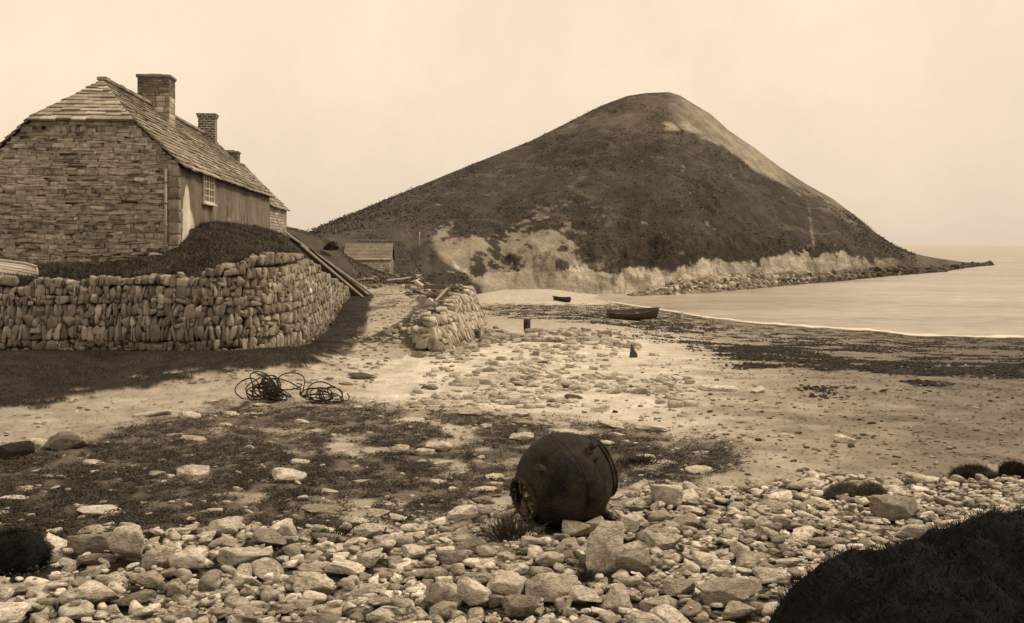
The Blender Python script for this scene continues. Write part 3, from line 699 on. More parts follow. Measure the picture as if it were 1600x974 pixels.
# roof slabs
def slabs(mb, O, A_, S_, Nn, smax, ext, tone, seed, c0=.30, thick=.05):
    """O origin at the eave, A_ along, S_ up the slope, Nn normal; ext(s) gives the along-range at slope distance s"""
    r = np.random.default_rng(seed); O, A_, S_, Nn = map(lambda q: np.asarray(q, float), (O, A_, S_, Nn)); s = 0.; row = 0
    while s < smax:
        c = lerp(c0, c0*.6, s/smax)*r.uniform(.85, 1.15); a0, a1 = ext(min(s+.02, smax)); b0, b1 = ext(min(s+c, smax)); a = a0-r.uniform(0, .03)
        sag = .03*float(vn(row*.7, 0, 0, seed))
        while a < a1:
            w = r.uniform(.28, .75); e = min(a+w, a1)
            if a1-e < .15: e = a1
            g = tone*math.exp(r.normal(0, .2))*(1+.4*float(fbm(a*.5, s*.7, 0, seed+9, 3)))
            th = thick*r.uniform(.7, 1.3); lo = s-r.uniform(.02, .07); hi = min(s+c*1.25, smax+.02)
            la, le = a+.006, e-.006
            def mp(al, sv):   # shear ends with the hip line
                x0, x1 = ext(min(max(sv, 0), smax)); return float(np.clip(al, x0, x1))
            lift = .035+r.uniform(0, .02)+sag*.4
            P = []
            for (al, sv, nn) in ((la, lo, lift+th), (le, lo+r.uniform(-.02, .02), lift+th), (le, hi, th*.6+.015), (la, hi, th*.6+.015)):
                P.append(O+A_*mp(al, sv)+S_*sv+Nn*(nn+.03*float(fbm(al*.4, sv*.5, 0, seed+3, 2))))
            Q = [p-Nn*th for p in P]
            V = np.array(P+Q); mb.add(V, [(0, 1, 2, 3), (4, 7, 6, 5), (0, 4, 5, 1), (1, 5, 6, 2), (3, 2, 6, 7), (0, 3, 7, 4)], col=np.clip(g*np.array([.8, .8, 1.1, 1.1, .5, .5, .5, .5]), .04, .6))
            a = e
        s += c; row += 1
sl = math.atan2(RDG-EAV, WID/2); SL = math.hypot(RDG-EAV, WID/2)
ov = .22
mb = MB()
def extR(s):
    zz = EAV+(s-ov)*math.sin(sl); y0 = -.10 if zz < HIP else -.10+(zz-HIP)/(RDG-HIP)*2.0
    return y0, LEN+.15
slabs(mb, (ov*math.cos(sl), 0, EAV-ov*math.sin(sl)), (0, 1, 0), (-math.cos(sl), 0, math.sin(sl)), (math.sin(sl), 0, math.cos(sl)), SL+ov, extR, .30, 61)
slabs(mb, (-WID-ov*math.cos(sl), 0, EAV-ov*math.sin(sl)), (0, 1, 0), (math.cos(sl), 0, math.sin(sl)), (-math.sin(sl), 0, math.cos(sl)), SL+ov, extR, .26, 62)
hs = math.atan2(RDG-HIP, 1.9); HL = math.hypot(RDG-HIP, 1.9); ho = .16
def extH(s):
    f = np.clip((s-ho)/HL, -.1, 1); wv = 1.42*(1-f)+.06; return MID-wv, MID+wv
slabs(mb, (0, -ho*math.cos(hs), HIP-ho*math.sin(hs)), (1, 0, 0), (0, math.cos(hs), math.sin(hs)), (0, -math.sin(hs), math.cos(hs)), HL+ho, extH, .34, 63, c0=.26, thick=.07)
# boarding under the slabs
e = .01
mb.add([(0+ov*.7, -.02, EAV-ov*.7*math.tan(sl)-.01), (ov*.7, LEN, EAV-ov*.7*math.tan(sl)-.01), (MID, LEN, RDG), (MID, 1.9, RDG), (MID+1.42, 0, HIP)], q=[(0, 1, 2, 3)], t=[(0, 3, 4)], col=.05)
mb.add([(-WID-ov*.7, -.02, EAV-ov*.7*math.tan(sl)-.01), (-WID-ov*.7, LEN, EAV-ov*.7*math.tan(sl)-.01), (MID, LEN, RDG), (MID, 1.9, RDG), (MID-1.42, 0, HIP)], q=[(0, 3, 2, 1)], t=[(0, 4, 3)], col=.05)
mb.add([(MID-1.42, 0, HIP), (MID+1.42, 0, HIP), (MID, 1.9, RDG)], t=[(0, 1, 2)], col=.05)
# ridge stones
y = 1.8
while y < LEN:
    w = rng.uniform(.4, .6); rbox(mb, (MID, y+w/2, RDG+.10+rng.uniform(-.015, .015)), (.34, w*.97, .12), None, .24*math.exp(rng.normal(0, .2)), .05, .3); y += w
mb.build('roof', M['slab'], cot, smooth=False)
def chimney(name, yc, wx, wy, zb, zt, kind, xc=MID, label=None):
    mb = MB(); z = zb; rr = np.random.default_rng(int(yc*10))
    if kind == 'stone':
        box(mb, (xc, yc, (zb+zt)/2), (wx-.06, wy-.06, zt-zb-.02), col=.1)
        while z < zt-.15:
            upper = z > zt-.95; h = rr.uniform(.07, .12) if upper else rr.uniform(.2, .34)
            if z+h > zt-.12: h = zt-.12-z+.001
            tone = .15 if upper else .33
            for side in range(4):
                ln = wx if side % 2 == 0 else wy; a = -ln/2
                while a < ln/2-.01:
                    w = min(rr.uniform(.16, .36) if upper else rr.uniform(.25, .5), ln/2-a)
                    if ln/2-a-w < .1: w = ln/2-a
                    g = tone*math.exp(rr.normal(0, .22)); m = a+w/2
                    c = [(xc+m, yc-wy/2+.05), (xc+wx/2-.05, yc+m), (xc+m, yc+wy/2-.05), (xc-wx/2+.05, yc+m)][side]
                    sz = (w*.97, .12, h*.94) if side % 2 == 0 else (.12, w*.97, h*.94)
                    rbox(mb, (c[0], c[1], z+h/2), sz, None, g, .05, .12); a += w
            z += h
        rbox(mb, (xc, yc, zt-.06), (wx+.12, wy+.12, .12), None, .2, .01, .1)
        rbox(mb, (xc, yc, zt+.03), (wx*.5, wy*.5, .08), None, .12, .02, .3)
        o = mb.build(name, M['stonework'], cot)
    else:
        box(mb, (xc, yc, (zb+zt)/2), (wx, wy, zt-zb), col=.1)
        box(mb, (xc, yc, zt-.14), (wx+.07, wy+.07, .11), col=.1); box(mb, (xc, yc, zt-.04), (wx+.14, wy+.14, .10), col=.1)
        o = mb.build(name, M['brick'], cot, smooth=False)
    if label: o['label'] = label
    return o
chimney('chimney', 7.9, 1.18, .95, RDG-1.1, 13.52-HZ0, 'stone', xc=MID+.22, label='broad stone chimney, pale lower blocks and dark top')
chimney('chimney', 17.8, .80, .62, RDG-.9, 13.35-HZ0, 'brick', xc=MID+.18, label='narrow brick chimney near the far end')
# far lower wing
EE, ER = 9.02-HZ0, 11.6-HZ0
mb = MB(); mb.add([(-.04, LEN, -1.3), (-.04, LEN+7, -1.3), (-.04, LEN+7, EE), (-.04, LEN, EE), (-5, LEN+7, -1.3), (-5, LEN+7, EE), (-2.5, LEN+7, ER-.02)], q=[(0, 1, 2, 3), (1, 4, 5, 2)], t=[(2, 5, 6)], col=.28)
z = -.8; r = np.random.default_rng(15)
while z < EE-.05:
    h = r.uniform(.12, .2); y = LEN+.05
    while y < LEN+6.98:
        w = min(r.uniform(.25, .5), LEN+7-y); rbox(mb, (-.02, y+w/2, z+h/2), (.1, w*.96, h*.93), None, .34*math.exp(r.normal(0, .22)), .05, .2); y += w
    z += h
ww = mb.build('wing_wall', M['stonework'], cot); ww['label'] = 'pale stone wall of the lower far wing'
mb = MB(); sl2 = math.atan2(ER-EE, 2.5); SL2 = math.hypot(ER-EE, 2.5)
slabs(mb, (.2*math.cos(sl2), 0, EE-.2*math.sin(sl2)), (0, 1, 0), (-math.cos(sl2), 0, math.sin(sl2)), (math.sin(sl2), 0, math.cos(sl2)), SL2+.2, lambda s: (LEN+.02, LEN+7.2), .30, 71)
slabs(mb, (-5-.2*math.cos(sl2), 0, EE-.2*math.sin(sl2)), (0, 1, 0), (math.cos(sl2), 0, math.sin(sl2)), (-math.sin(sl2), 0, math.cos(sl2)), SL2+.2, lambda s: (LEN+.02, LEN+7.2), .30, 72)
mb.build('wing_roof', M['slab'], cot, smooth=False)
chimney('chimney', LEN+6.0, .95, .8, ER-.9, 12.3-HZ0, 'stone', xc=-3.05, label='small stone chimney on the far wing')
# window
wy0, wy1, wz0, wz1 = 3.55, 5.35, 8.42-HZ0, 9.44-HZ0
mb = MB()
for (a, b, c, d) in ((wy0, wy1, wz0, wz0+.06), (wy0, wy1, wz1-.06, wz1), (wy0, wy0+.06, wz0+.06, wz1-.06), (wy1-.06, wy1, wz0+.06, wz1-.06)):
    box(mb, (.045, (a+b)/2, (c+d)/2), (.07, b-a, d-c), col=.62)
wf = mb.build('window', M['paint'], cot, smooth=False)
mb = MB()
for k in range(1, 4): box(mb, (.045, lerp(wy0, wy1, k/4), (wz0+wz1)/2), (.05 if k == 2 else .04, .07 if k == 2 else .035, wz1-wz0-.12), col=.62)
for k in range(1, 4): box(mb, (.044, (wy0+wy1)/2, lerp(wz0, wz1, k/4)), (.034, wy1-wy0-.12, .03), col=.60)
mb.build('glazing_bars', M['paint'], wf, smooth=False)
mb = MB(); box(mb, (.024, (wy0+wy1)/2, (wz0+wz1)/2), (.006, wy1-wy0-.12, wz1-wz0-.12), col=.06); mb.build('pane', M['glass'], wf, smooth=False)
mb = MB(); rbox(mb, (.08, (wy0+wy1)/2, wz0-.045), (.16, wy1-wy0+.14, .07), None, .62, .01, .1); mb.build('sill', M['paint'], wf)
# rain pipe near the corner, with brackets
mb = MB(); tube(mb, [(-.36, -.09, .25), (-.36, -.09, 1.6), (-.35, -.09, EAV-.2)], .042, 10, .36)
for zz in (.6, 1.25, 1.95, 2.6): lathe(mb, [(.042, -.03), (.062, -.03), (.062, .03), (.042, .03)], None, (-.355, -.09, zz), 12, .22)
mb.build('downpipe', M['paint'], cot)

# pale upturned hull / slab at far left
def hull(mb, L, B, Dp, col, planks=7, flip=False, tone_in=.12):
    """clinker rowing boat, bow along +x, keel at z=0"""
    ns = 40; X = np.linspace(-1, 1, ns)
    def sec(x, f):     # f 0 keel .. 1 gunwale
        bw = (1-np.clip((x-.0)/1.0, 0, 1)**2.4)*np.where(x < 0, 1-.30*np.abs(x)**2.2, 1)
        rk = .12*f*np.where(x > .6, (x-.6)/.4, 0)
        y = bw*B/2*np.sin(f*np.pi/2*.95)**.62
        z = Dp*(1-np.cos(f*np.pi/2))**.9+Dp*.30*np.abs(x)**2.2*f+.02*x*f+np.where(x > .8, (x-.8)*.5*Dp*(1-f), 0)
        return x*L/2+rk*L*.5*(x > .6), y, z
    for sg in (-1, 1):
        for k in range(planks):
            f0, f1 = k/planks, (k+1)/planks+.012
            a = np.array([sec(x, f0) for x in X]); b = np.array([sec(x, f1) for x in X])
            a[:, 1] += .004; b[:, 1] += .02
            V = np.concatenate([a, b]); V[:, 1] *= sg
            q = grid_quads(2, ns); mb.add(V, q if sg < 0 else q[:, ::-1], col=col*(.9+.2*(k % 2)))
            W = V.copy(); W[:, 1] *= .93; W[:, 2] += .02; mb.add(W, q[:, ::-1] if sg < 0 else q, col=tone_in)
        g = np.array([sec(x, 1) for x in X]); g[:, 1] *= sg; g[:, 1] += .01*sg; g[:, 2] += .01
        tube(mb, g, .025, 6, col*1.35)
    # transom
    f = np.linspace(0, 1, 9); t = np.array([sec(-1., q) for q in f]); V = np.concatenate([t, t*np.array([1, -1, 1])]); mb.add(V, grid_quads(2, 9), col=col)
    kl = np.array([(x*L/2, 0, -.03+np.where(x > .8, (x-.8)*.5*Dp, 0)) for x in X]); tube(mb, kl, .03, 5, col)
    s0 = sec(1., 0.); s1 = sec(1., 1.); tube(mb, [(s0[0], 0, s0[2]), (s1[0]+.01, 0, s1[2]+.05)], .03, 5, col)
def boat(name, pos, L, B, Dp, rz, col, roll, label, pitch=0.):
    e = empty(name, pos, rz); e.rotation_euler = (roll, pitch, rz); tag(e, label, 'boat')
    mb = MB(); hull(mb, L, B, Dp, col); mb.build('hull', M['wood'], e)
    for x in (-.28, .12): 
        mb = MB(); rbox(mb, (x*L, 0, Dp*.72), (.24, B*.86, .03), None, col*1.5, .01, .1); mb.build('thwart', M['wood'], e)
    return e
p = hit(988, 500.5); bl = 80/F0*p[1]
boat('rowing_boat', p+np.array([0, 0, .03]), bl*.97, 1.45, .6, math.radians(6), .085, math.radians(9), 'dark clinker rowing boat drawn up on the weed near the water', math.radians(-3))
p = hit(878, 471.5)
boat('rowing_boat', p+np.array([0, 0, .02]), 1.9, .8, .4, math.radians(160), .05, math.radians(12), 'small dark boat on the pale shingle below the cliff', math.radians(-2))
p = np.array([-13.55, 23.9, 6.1]); e = empty('upturned_boat', p+np.array([0, .55, .5]), math.radians(-3)); e.rotation_euler = (math.pi, math.radians(7), math.radians(-3)); tag(e, 'pale upturned boat end at the left edge by the cottage', 'boat')
mb = MB(); hull(mb, 3.0, 1.2, .46, .42); mb.build('hull', M['wood'], e)

# ------------------------------------------------------------------ shed
sp = np.array([-10.1, 73, 4.25]); sh = empty('stone_shed', sp, math.radians(3)); tag(sh, 'small stone boat shed with plain pitched roof beside the track', 'shed')
sw, sdp, se, sr = 3.45, 3.2, 1.55, 2.75        # width to the east end, depth, eave, ridge
x0, x1 = -2.6, .85
mb = MB(); mb.add([(x0, 0.02, -.5), (x1-.02, 0.02, -.5), (x1-.02, 0.02, se), (x0, 0.02, se), (x1-.02, sdp, -.5), (x1-.02, sdp, se), (x1-.02, sdp/2, sr-.05)], q=[(0, 1, 2, 3), (1, 4, 5, 2)], t=[(2, 5, 6)], col=.15)
z = -.4; r = np.random.default_rng(45)
while z < se-.03:
    h = r.uniform(.12, .22); x = x0
    while x < x1:
        w = min(r.uniform(.2, .5), x1-x+.001); g = (.62 if x > -.9 else .4)*math.exp(r.normal(0, .3))
        if z+h/2 > se-.35: g = .7
        rbox(mb, (x+w/2, 0, z+h/2), (w*.96, .12, h*.92), None, np.clip(g, .05, .6), .06, .2); x += w
    y = .05
    while y < sdp:
        w = min(r.uniform(.2, .5), sdp-y+.001); rbox(mb, (x1-.05, y+w/2, z+h/2), (.12, w*.96, h*.92), None, .22*math.exp(r.normal(0, .25)), .05, .2); y += w
    z += h
mb.build('wall', M['stonework'], sh)
mb = MB(); sl3 = math.atan2(sr-se, sdp/2); SL3 = math.hypot(sr-se, sdp/2)
ga, gb = np.meshgrid(np.linspace(x0-.12, x1+.12, 60), np.linspace(0, 1, 24))
for k in (0, 1):
    yy = lerp(-.17, sdp/2, gb) if k == 0 else lerp(sdp+.17, sdp/2, gb); zz = lerp(se-.13, sr, gb)+.03*fbm(ga*1.3, gb*3, k, 88, 3)+.02*((gb*9) % 1 < .15)
    cg = .20*(1+.3*fbm(ga*1.5, gb*4, k, 89, 4))*np.where((gb*9) % 1 < .2, .85, 1)
    q = grid_quads(24, 60); mb.add(np.stack([ga, yy, zz], -1).reshape(-1, 3), q if k == 0 else q[:, ::-1], col=cg.ravel())
    mb.add(np.stack([ga, yy, zz-.05], -1).reshape(-1, 3), q, col=.06)
mb.build('roof', M['slab'], sh, smooth=False)

# ------------------------------------------------------------------ timbers, posts, drums
def at(u, v, Y): return np.array([(u-800)/F0*Y, Y, CZ-(v-HV)/F0*Y])
def timber(a, b, w, h, col, label, name='timber', cat='timber', group=None):
    mid = (a+b)/2; mb = MB(); bar(mb, a-mid, b-mid, w, h, col); o = mb.build(name, M['wood'], loc=mid); tag(o, label, cat, group); return o
g1 = hit(584, 463); 
timber(at(444, 362, 44.5), g1+np.array([0, 0, .06]), .16, .10, .42, 'long pale timber, upper of the two lying down the wall end', cat='timber')
timber(at(470, 383, 40), hit(566, 467)+np.array([0, .0, .08]), .11, .10, .36, 'thinner pale timber, lower of the two lying down the wall end', cat='timber')
a1, b1 = at(452, 366, 44.3), at(572, 463, 43.5)
mid = (a1+b1)/2; mb = MB(); R, L = frame_from(a1, b1); rbox(mb, (0, .12, 0), (.04, .55, L), R, .05, .01, .1); o = mb.build('plank', M['wood'], loc=mid+np.array([-.1, .35, -.22])); tag(o, 'broad dark plank set on edge between the two long timbers', 'plank')
h1 = hit(671, 456)
timber(at(649, 440, h1[1]+1.5), at(671, 456, h1[1])+np.array([0, 0, .02]), .20, .20, .5, 'short pale log leaning beside the revetment top', 'log', 'log')
q = at(662, 448, 47); timber(q, at(698, 449, 46), .06, .22, .2, 'dark horizontal plank lying across the revetment head', 'plank', 'plank')
timber(at(680, 471, 41.5), at(699, 451, 43), .09, .09, .36, 'thin pale pole sloping up on the revetment', 'pole', 'pole')
p = at(670, 470, 40)
mb = MB(); s_, q_ = stone_shape(4, 3.5, 2, .05, 5); mb.add(s_*np.array([.16, .2, .24]), q_, col=.55); o = mb.build('canvas_bundle', M['paint'], loc=p+np.array([0, 0, -.12])); o.rotation_euler = (0, .5, 0); tag(o, 'small white bundle lying at the track side of the revetment', 'bundle')
timber(hit(604, 441)+np.array([0, 0, .08]), hit(640, 437)+np.array([0, .5, .12]), .12, .12, .3, 'grey timber lying at the head of the track by the shed')
timber(hit(628, 449)+np.array([0, 0, .07]), hit(655, 441)+np.array([0, .3, .2]), .10, .10, .45, 'pale timber propped where the track meets the turf bank')
timber(hit(556, 441)+np.array([0, 0, .1]), hit(583, 438)+np.array([0, 0, .1]), .12, .1, .22, 'dark timber lying at the foot of the shed mound')
def drum(u, v, hpx, wpx, col, label, tilt):
    p = hit(u, v); k = p[1]/F0; h = hpx*k; r = wpx*k/2; e = empty('iron_drum', p, 0); e.rotation_euler = (tilt, tilt*.8, 0); tag(e, label, 'drum')
    mb = MB(); lathe(mb, [(0, 0), (r*.97, 0), (r, .02), (r, h*.3), (r*1.03, h*.33), (r, h*.36), (r, h*.64), (r*1.03, h*.67), (r, h*.7), (r, h-.02), (r*.98, h)], None, n=24, col=col); mb.build('shell', M['iron'], e)
    mb = MB(); lathe(mb, [(r*1.03, h-.02), (r*1.05, h), (r*1.0, h+.015), (r*.9, h-.01), (0, h-.02)], None, n=24, col=col*1.6); mb.build('rim', M['iron'], e)
drum(743.5, 535, 19, 13.5, .075, 'short dark drum beside the revetment stones', .06)
drum(823.5, 515, 16, 11, .05, 'short dark drum alone on the beach beyond', .0)
p = hit(1066, 499); mb = MB(); bar(mb, (0, 0, -.1), (.02, 0, .5), .14, .14, .75); bar(mb, (0, 0, .48), (.03, .0, .62), .2, .16, .7); o = mb.build('marker_post', M['paint'], loc=p); tag(o, 'tiny white marker post near the water right of the boat', 'marker post')
# pointed dark stone standing on the beach
# fences on the hill
def fence(name, pts, h, w, label, cat='fence', lean=0.):
    P = [hill_hit(u, v) if np.isscalar(u) else u for u, v in pts]; e = empty(name, P[0]); tag(e, label, cat); prev = None
    for i, p in enumerate(P):
        q = p-P[0]; hh = h*rng.uniform(.85, 1.15); mb = MB(); ln = rng.normal(0, .06)+lean
        tube(mb, [(0, 0, -.4), (0, 0, hh*.5), (ln, 0, hh)], w/2, 6, .17); mb.build('post', M['wood'], e, loc=q)
        top = q+np.array([ln, 0, hh*.85])
        if prev is not None:
            mbw = MB(); tube(mbw, [prev, (prev+top)/2-np.array([0, 0, .04]), top], .012, 4, .2); mbw.build('wire', M['cord'], e)
        prev = top
    return e
fence('fence', [(506, 367), (520, 364.5), (535, 362), (547, 360), (561, 359), (580, 358), (593, 354.5), (613, 355), (634, 358)], 1.0, .13, 'post and wire fence along the lower left slope of the hill')
fence('fence', [(604, 332), (609, 328), (614, 323), (619, 318), (625, 313), (630, 309), (636, 304), (642, 298.5)], 1.0, .11, 'short fence climbing the left skyline slope of the hill')
p = at(655.5, 374, 98); p[2] = max(float(G(p[0], p[1])), 6.9)
mb = MB(); tube(mb, [(0, 0, -.3), (0, 0, .8), (.02, 0, 1.25)], .06, 8, .42); tag(mb.build('post', M['wood'], loc=p), 'single tall pale post on the turf edge above the track', 'post')
p = at(668, 384, 92); p[2] = float(G(p[0], p[1]))
timber(p+np.array([-.5, .3, .55]), p+np.array([.35, -.3, .05]), .1, .1, .42, 'pale pole lying on the eroded turf edge', 'pole', 'pole')
# bush on the mound
def bush(name, p, rx, rz, label, n=2600, tone=.03, cat='bush', leaf=.05, stem=True):
    e = empty(name, p); tag(e, label, cat); mb = MB(); C = []
    cl = rng.normal(size=(26, 3)); cl /= np.linalg.norm(cl, axis=1)[:, None]; cl[:, 2] = np.abs(cl[:, 2]); cl *= rng.uniform(.35, .85, (26, 1))
    c = cl[rng.integers(26, size=n)]+rng.normal(0, .2, (n, 3)); c[:, 2] = np.abs(c[:, 2]); c = c*np.array([rx, rx, rz])
    a = rng.uniform(0, 6.28, n); r = rng.uniform(.5, 1.3, n)*leaf
    dx = np.stack([np.cos(a), np.sin(a), rng.uniform(-1, 1, n)], -1)*r[:, None]; dy = rng.normal(size=(n, 3)); dy = dy/np.linalg.norm(dy, axis=1)[:, None]*r[:, None]*.5
    mb.add(np.stack([c-dx, c-dy, c+dx, c+dy], 1).reshape(-1, 3), q=np.arange(4*n).reshape(-1, 4), col=np.repeat(rng.uniform(.5, 1.7, n)*tone, 4))
    mb.build('foliage', M['grass'], e, smooth=False)
    if stem:
        mb = MB()
        for k in range(6):
            t = cl[k]*np.array([rx, rx, rz])*.8; tube(mb, [(0, 0, -.05), t*.5+rng.normal(0, .02, 3), t], [rz*.06, rz*.04, rz*.02], 5, .04)
        mb.build('stems', M['wood'], e)
    return e
p = at(517, 388, 62); p[2] = max(float(G(p[0], p[1]))-.05, p[2]-.1)
e = bush('bush', p, .48, .5, 'dark wind-clipped bush on the turf mound left of the shed', 2600, .04, leaf=.07)

# ------------------------------------------------------------------ sea mine
mc = np.array([(881-800)/F0*9.92, 9.92, 0]); gz = float(G(mc[0], mc[1])); MRr = .495
mc[2] = CZ-(752-HV)/F0*9.92
mine = empty('sea_mine', (mc[0], mc[1], mc[2]-MRr)); tag(mine, 'rusty spherical sea mine with horns, stranded at the edge of the stones', 'sea mine')
ax = np.array([.83, .50, .22]); ax /= np.linalg.norm(ax)      # from the open flange to the back ring
tx = np.cross([0, 0, 1], ax); tx /= np.linalg.norm(tx); ty = np.cross(ax, tx); MR = np.stack([tx, ty, ax], 1); C0 = np.array([0, 0, MRr])
th = np.linspace(math.radians(23), math.radians(158), 90); el = 1.03
prof = [(MRr*math.sin(t), -MRr*el*math.cos(t)) for t in th]
# welded girth seams: low raised bands
P = []
for (r_, z_) in prof:
    b = 0
    for zc in (-.03, .055):
        b += .0055*math.exp(-((z_-zc)/.006)**2)
    P.append((r_*(1+b/.49), z_))
zf = np.linspace(-.05, .08, 60)
pp = [p for p in P if p[1] < -.05]+[(math.sqrt(max(0, 1-(z_/(MRr*el))**2))*MRr+sum(.005*math.exp(-((z_-zc)/.005)**2) for zc in (-.03,))+.0*z_, z_) for z_ in zf]+[p for p in P if p[1] > .08]
mb = MB(); lathe(mb, pp, MR, C0, 128, .016); mb.build('shell', M['iron'], mine)
z0 = -MRr*el*math.cos(th[0]); r0 = MRr*math.sin(th[0])
mb = MB(); lathe(mb, [(r0-.02, z0+.03), (r0+.012, z0+.008), (r0+.03, z0-.03), (r0+.03, z0-.055), (r0-.012, z0-.06), (r0-.02, z0-.01), (r0-.02, z0+.05), (.05, z0+.08), (0, z0+.08)], MR, C0, 72, .02)
for k in range(14):
    a = 2*math.pi*k/14; c = MR@np.array([(r0+.008)*math.cos(a), (r0+.008)*math.sin(a), z0-.065])+C0
    lathe(mb, [(0, -.014), (.012, -.012), (.013, .01)], MR, c, 8, .05)
fl = mb.build('end_flange', M['iron'], mine); fl['label'] = 'battered round end flange with broken fittings'
mb = MB(); r = np.random.default_rng(3)
for k in range(16):
    a, rr = r.uniform(0, 6.28), r.uniform(.02, r0-.04); c = MR@np.array([rr*math.cos(a), rr*math.sin(a), z0-.05+r.uniform(0, .14)])+C0
    s_, q_ = stone_shape(4, 5, 4, .12, 50+k); mb.add((s_*np.array([r.uniform(.015, .05), r.uniform(.015, .05), r.uniform(.03, .07)]))@rotm(*r.uniform(0, 3, 3)).T+c, q_, col=.05*(3.5 if k % 5 == 0 else 1))
for k in range(9):
    a = r.uniform(0, 6.28); c0_ = MR@np.array([(r0-.02)*math.cos(a), (r0-.02)*math.sin(a), z0-.02])+C0; c1_ = MR@np.array([(r0-.09)*math.cos(a+.7), (r0-.09)*math.sin(a+.7), z0-r.uniform(.05, .10)])+C0
    tube(mb, [c0_, (c0_+c1_)/2+r.normal(0, .015, 3), c1_], .011, 6, .05)
mb.build('wreckage', M['iron'], fl)
z1 = -MRr*el*math.cos(math.radians(143)); r1 = MRr*math.sin(math.radians(143))+.03
mb = MB(); lathe(mb, [(r1-.05, z1-.03), (r1+.004, z1-.02), (r1+.012, z1-.012), (r1+.012, z1+.006), (r1-.006, z1+.01), (r1-.006, z1+.018), (r1+.012, z1+.022), (r1+.012, z1+.040), (r1-.012, z1+.045), (r1-.10, z1+.045), (r1-.13, z1+.07), (0, z1+.1)], MR, C0, 96, .028)
for k in range(22):
    a = 2*math.pi*k/22; c = MR@np.array([(r1-.03)*math.cos(a), (r1-.03)*math.sin(a), z1+.05])+C0; lathe(mb, [(.016, -.01), (.015, .014), (0, .017)], MR, c, 8, .04)
rg = mb.build('back_ring', M['iron'], mine)
def mdir(u, v):
    x, z = (u-881)/75., -(v-752)/75.; m = math.hypot(x, z)
    if m > .98: x, z = x/m*.98, z/m*.98
    return np.array([x, -math.sqrt(1-x*x-z*z), z])
def horn(u, v, r, L, kind=0):
    d = mdir(u, v); R, _ = frame_from((0, 0, 0), d); b = C0+d*(MRr-.012); mb = MB()
    if kind == 0: pr = [(r*1.45, 0), (r*1.45, .022), (r*1.15, .026), (r, .03), (r, L*.62), (r*1.18, L*.64), (r*1.18, L*.92), (r*.7, L), (0, L*.98)]
    elif kind == 1: pr = [(r*1.2, 0), (r*1.2, .018), (r*.8, .02), (r*.7, L), (0, L)]
    else: pr = [(r, 0), (r, .018), (r*.82, .02), (r*.8, .013), (r*.4, .013), (r*.35, .024), (0, .024)]
    lathe(mb, pr, R, b, 24, .025); o = mb.build('horn' if kind < 2 else 'boss', M['iron'], mine)
horn(846, 721, .034, .125); horn(918, 696, .034, .12); horn(945, 797, .034, .12); horn(927, 709, .017, .055, 1); horn(852, 754, .036, .03, 2); horn(806, 724, .022, .04, 1)
# straight lap seam running from the flange
mb = MB(); pts = [C0+mdir(802+4*k, 742.)*(MRr+.003) for k in range(10)]; tube(mb, pts, .006, 6, .015); mb.build('seam', M['iron'], mine)

# ------------------------------------------------------------------ wire tangle
p = hit(430, 626); e = None; mb = MB(); r = np.random.default_rng(12); k = p[1]/F0
def loop(cx, cz, cy, rad, tilt, yaw, turns=1.3, flat=.8):
    n = int(40*turns); a = np.linspace(0, 2*math.pi*turns, n)+r.uniform(0, 6.28)
    rr = rad*(1+.12*np.sin(a*2+r.uniform(0, 6))+.08*np.sin(a*3+r.uniform(0, 6)))
    P = np.stack([rr*np.cos(a), rr*np.sin(a)*flat, .04*np.sin(a*1.5+r.uniform(0, 6))], -1)@rotm(tilt, 0, yaw).T+np.array([cx, cy, cz])
    P[:, 2] = np.maximum(P[:, 2], .012+.01*np.sin(a*5)); tube(mb, P, .0115, 6, .028)
for i in range(15): loop(r.normal(-.12, .16), r.uniform(.10, .30), r.normal(0, .16), r.uniform(.16, .34), r.uniform(.3, 1.5), r.uniform(0, 3.1), r.uniform(.8, 1.8))
for i in range(9): loop(r.normal(-.08, .1), r.uniform(.06, .2), r.normal(0, .08), r.uniform(.08, .2), r.uniform(.2, 1.5), r.uniform(0, 3.1), r.uniform(1, 2))
loop(-.50, .2, .0, .24, 1.2, .2, .9); loop(.28, .28, .1, .27, 1.3, .1, .9)
for i in range(9): loop(r.normal(.72, .2), r.uniform(.05, .16), r.normal(-.08, .14), r.uniform(.14, .3), r.uniform(.1, 1.2), r.uniform(0, 3.1), r.uniform(.6, 1.2))
loop(1.12, .08, -.05, .24, 1.0, .1, .8); loop(1.0, .05, -.2, .3, .5, .4, .7)
tag(mb.build('wire_tangle', M['cord'], loc=p), 'dark tangled coil of wire rope beside the track', 'wire')

# ------------------------------------------------------------------ plants among the stones
def tuft(name, u, v, n, L, spread, tone, label, cat='grass tuft', wd=.01):
    p = hit(u, v); mb = MB(); P = np.column_stack([rng.normal(0, spread, n), rng.normal(0, spread*.8, n), np.full(n, .0)])
    a = P.copy(); a[:, 2] = 0; l = P/spread*.45+rng.normal(0, .35, (n, 3)); l[:, 2] = 1; l /= np.linalg.norm(l, axis=1)[:, None]
    LL = L*rng.uniform(.4, 1.2, n); s = rng.normal(size=(n, 3)); s[:, 2] = 0; s /= np.linalg.norm(s, axis=1)[:, None]
    m1 = P+l*LL[:, None]*.55; tip = P+l*LL[:, None]; tip[:, 2] -= LL*.22; m1[:, 2] += LL*.02
    V = np.stack([P-s*wd/2, P+s*wd/2, m1+s*wd*.35, m1-s*wd*.35, tip], 1).reshape(-1, 3); b = np.arange(n)*5
    c = np.repeat(rng.uniform(.5, 1.7, n)*tone, 5)
    mb.add(V, q=np.stack([b, b+1, b+2, b+3], 1), t=np.stack([b+3, b+2, b+4], 1), col=c)
    o = mb.build(name, M['grass'], smooth=False, loc=p+np.array([0, 0, .04])); tag(o, label, cat); return o
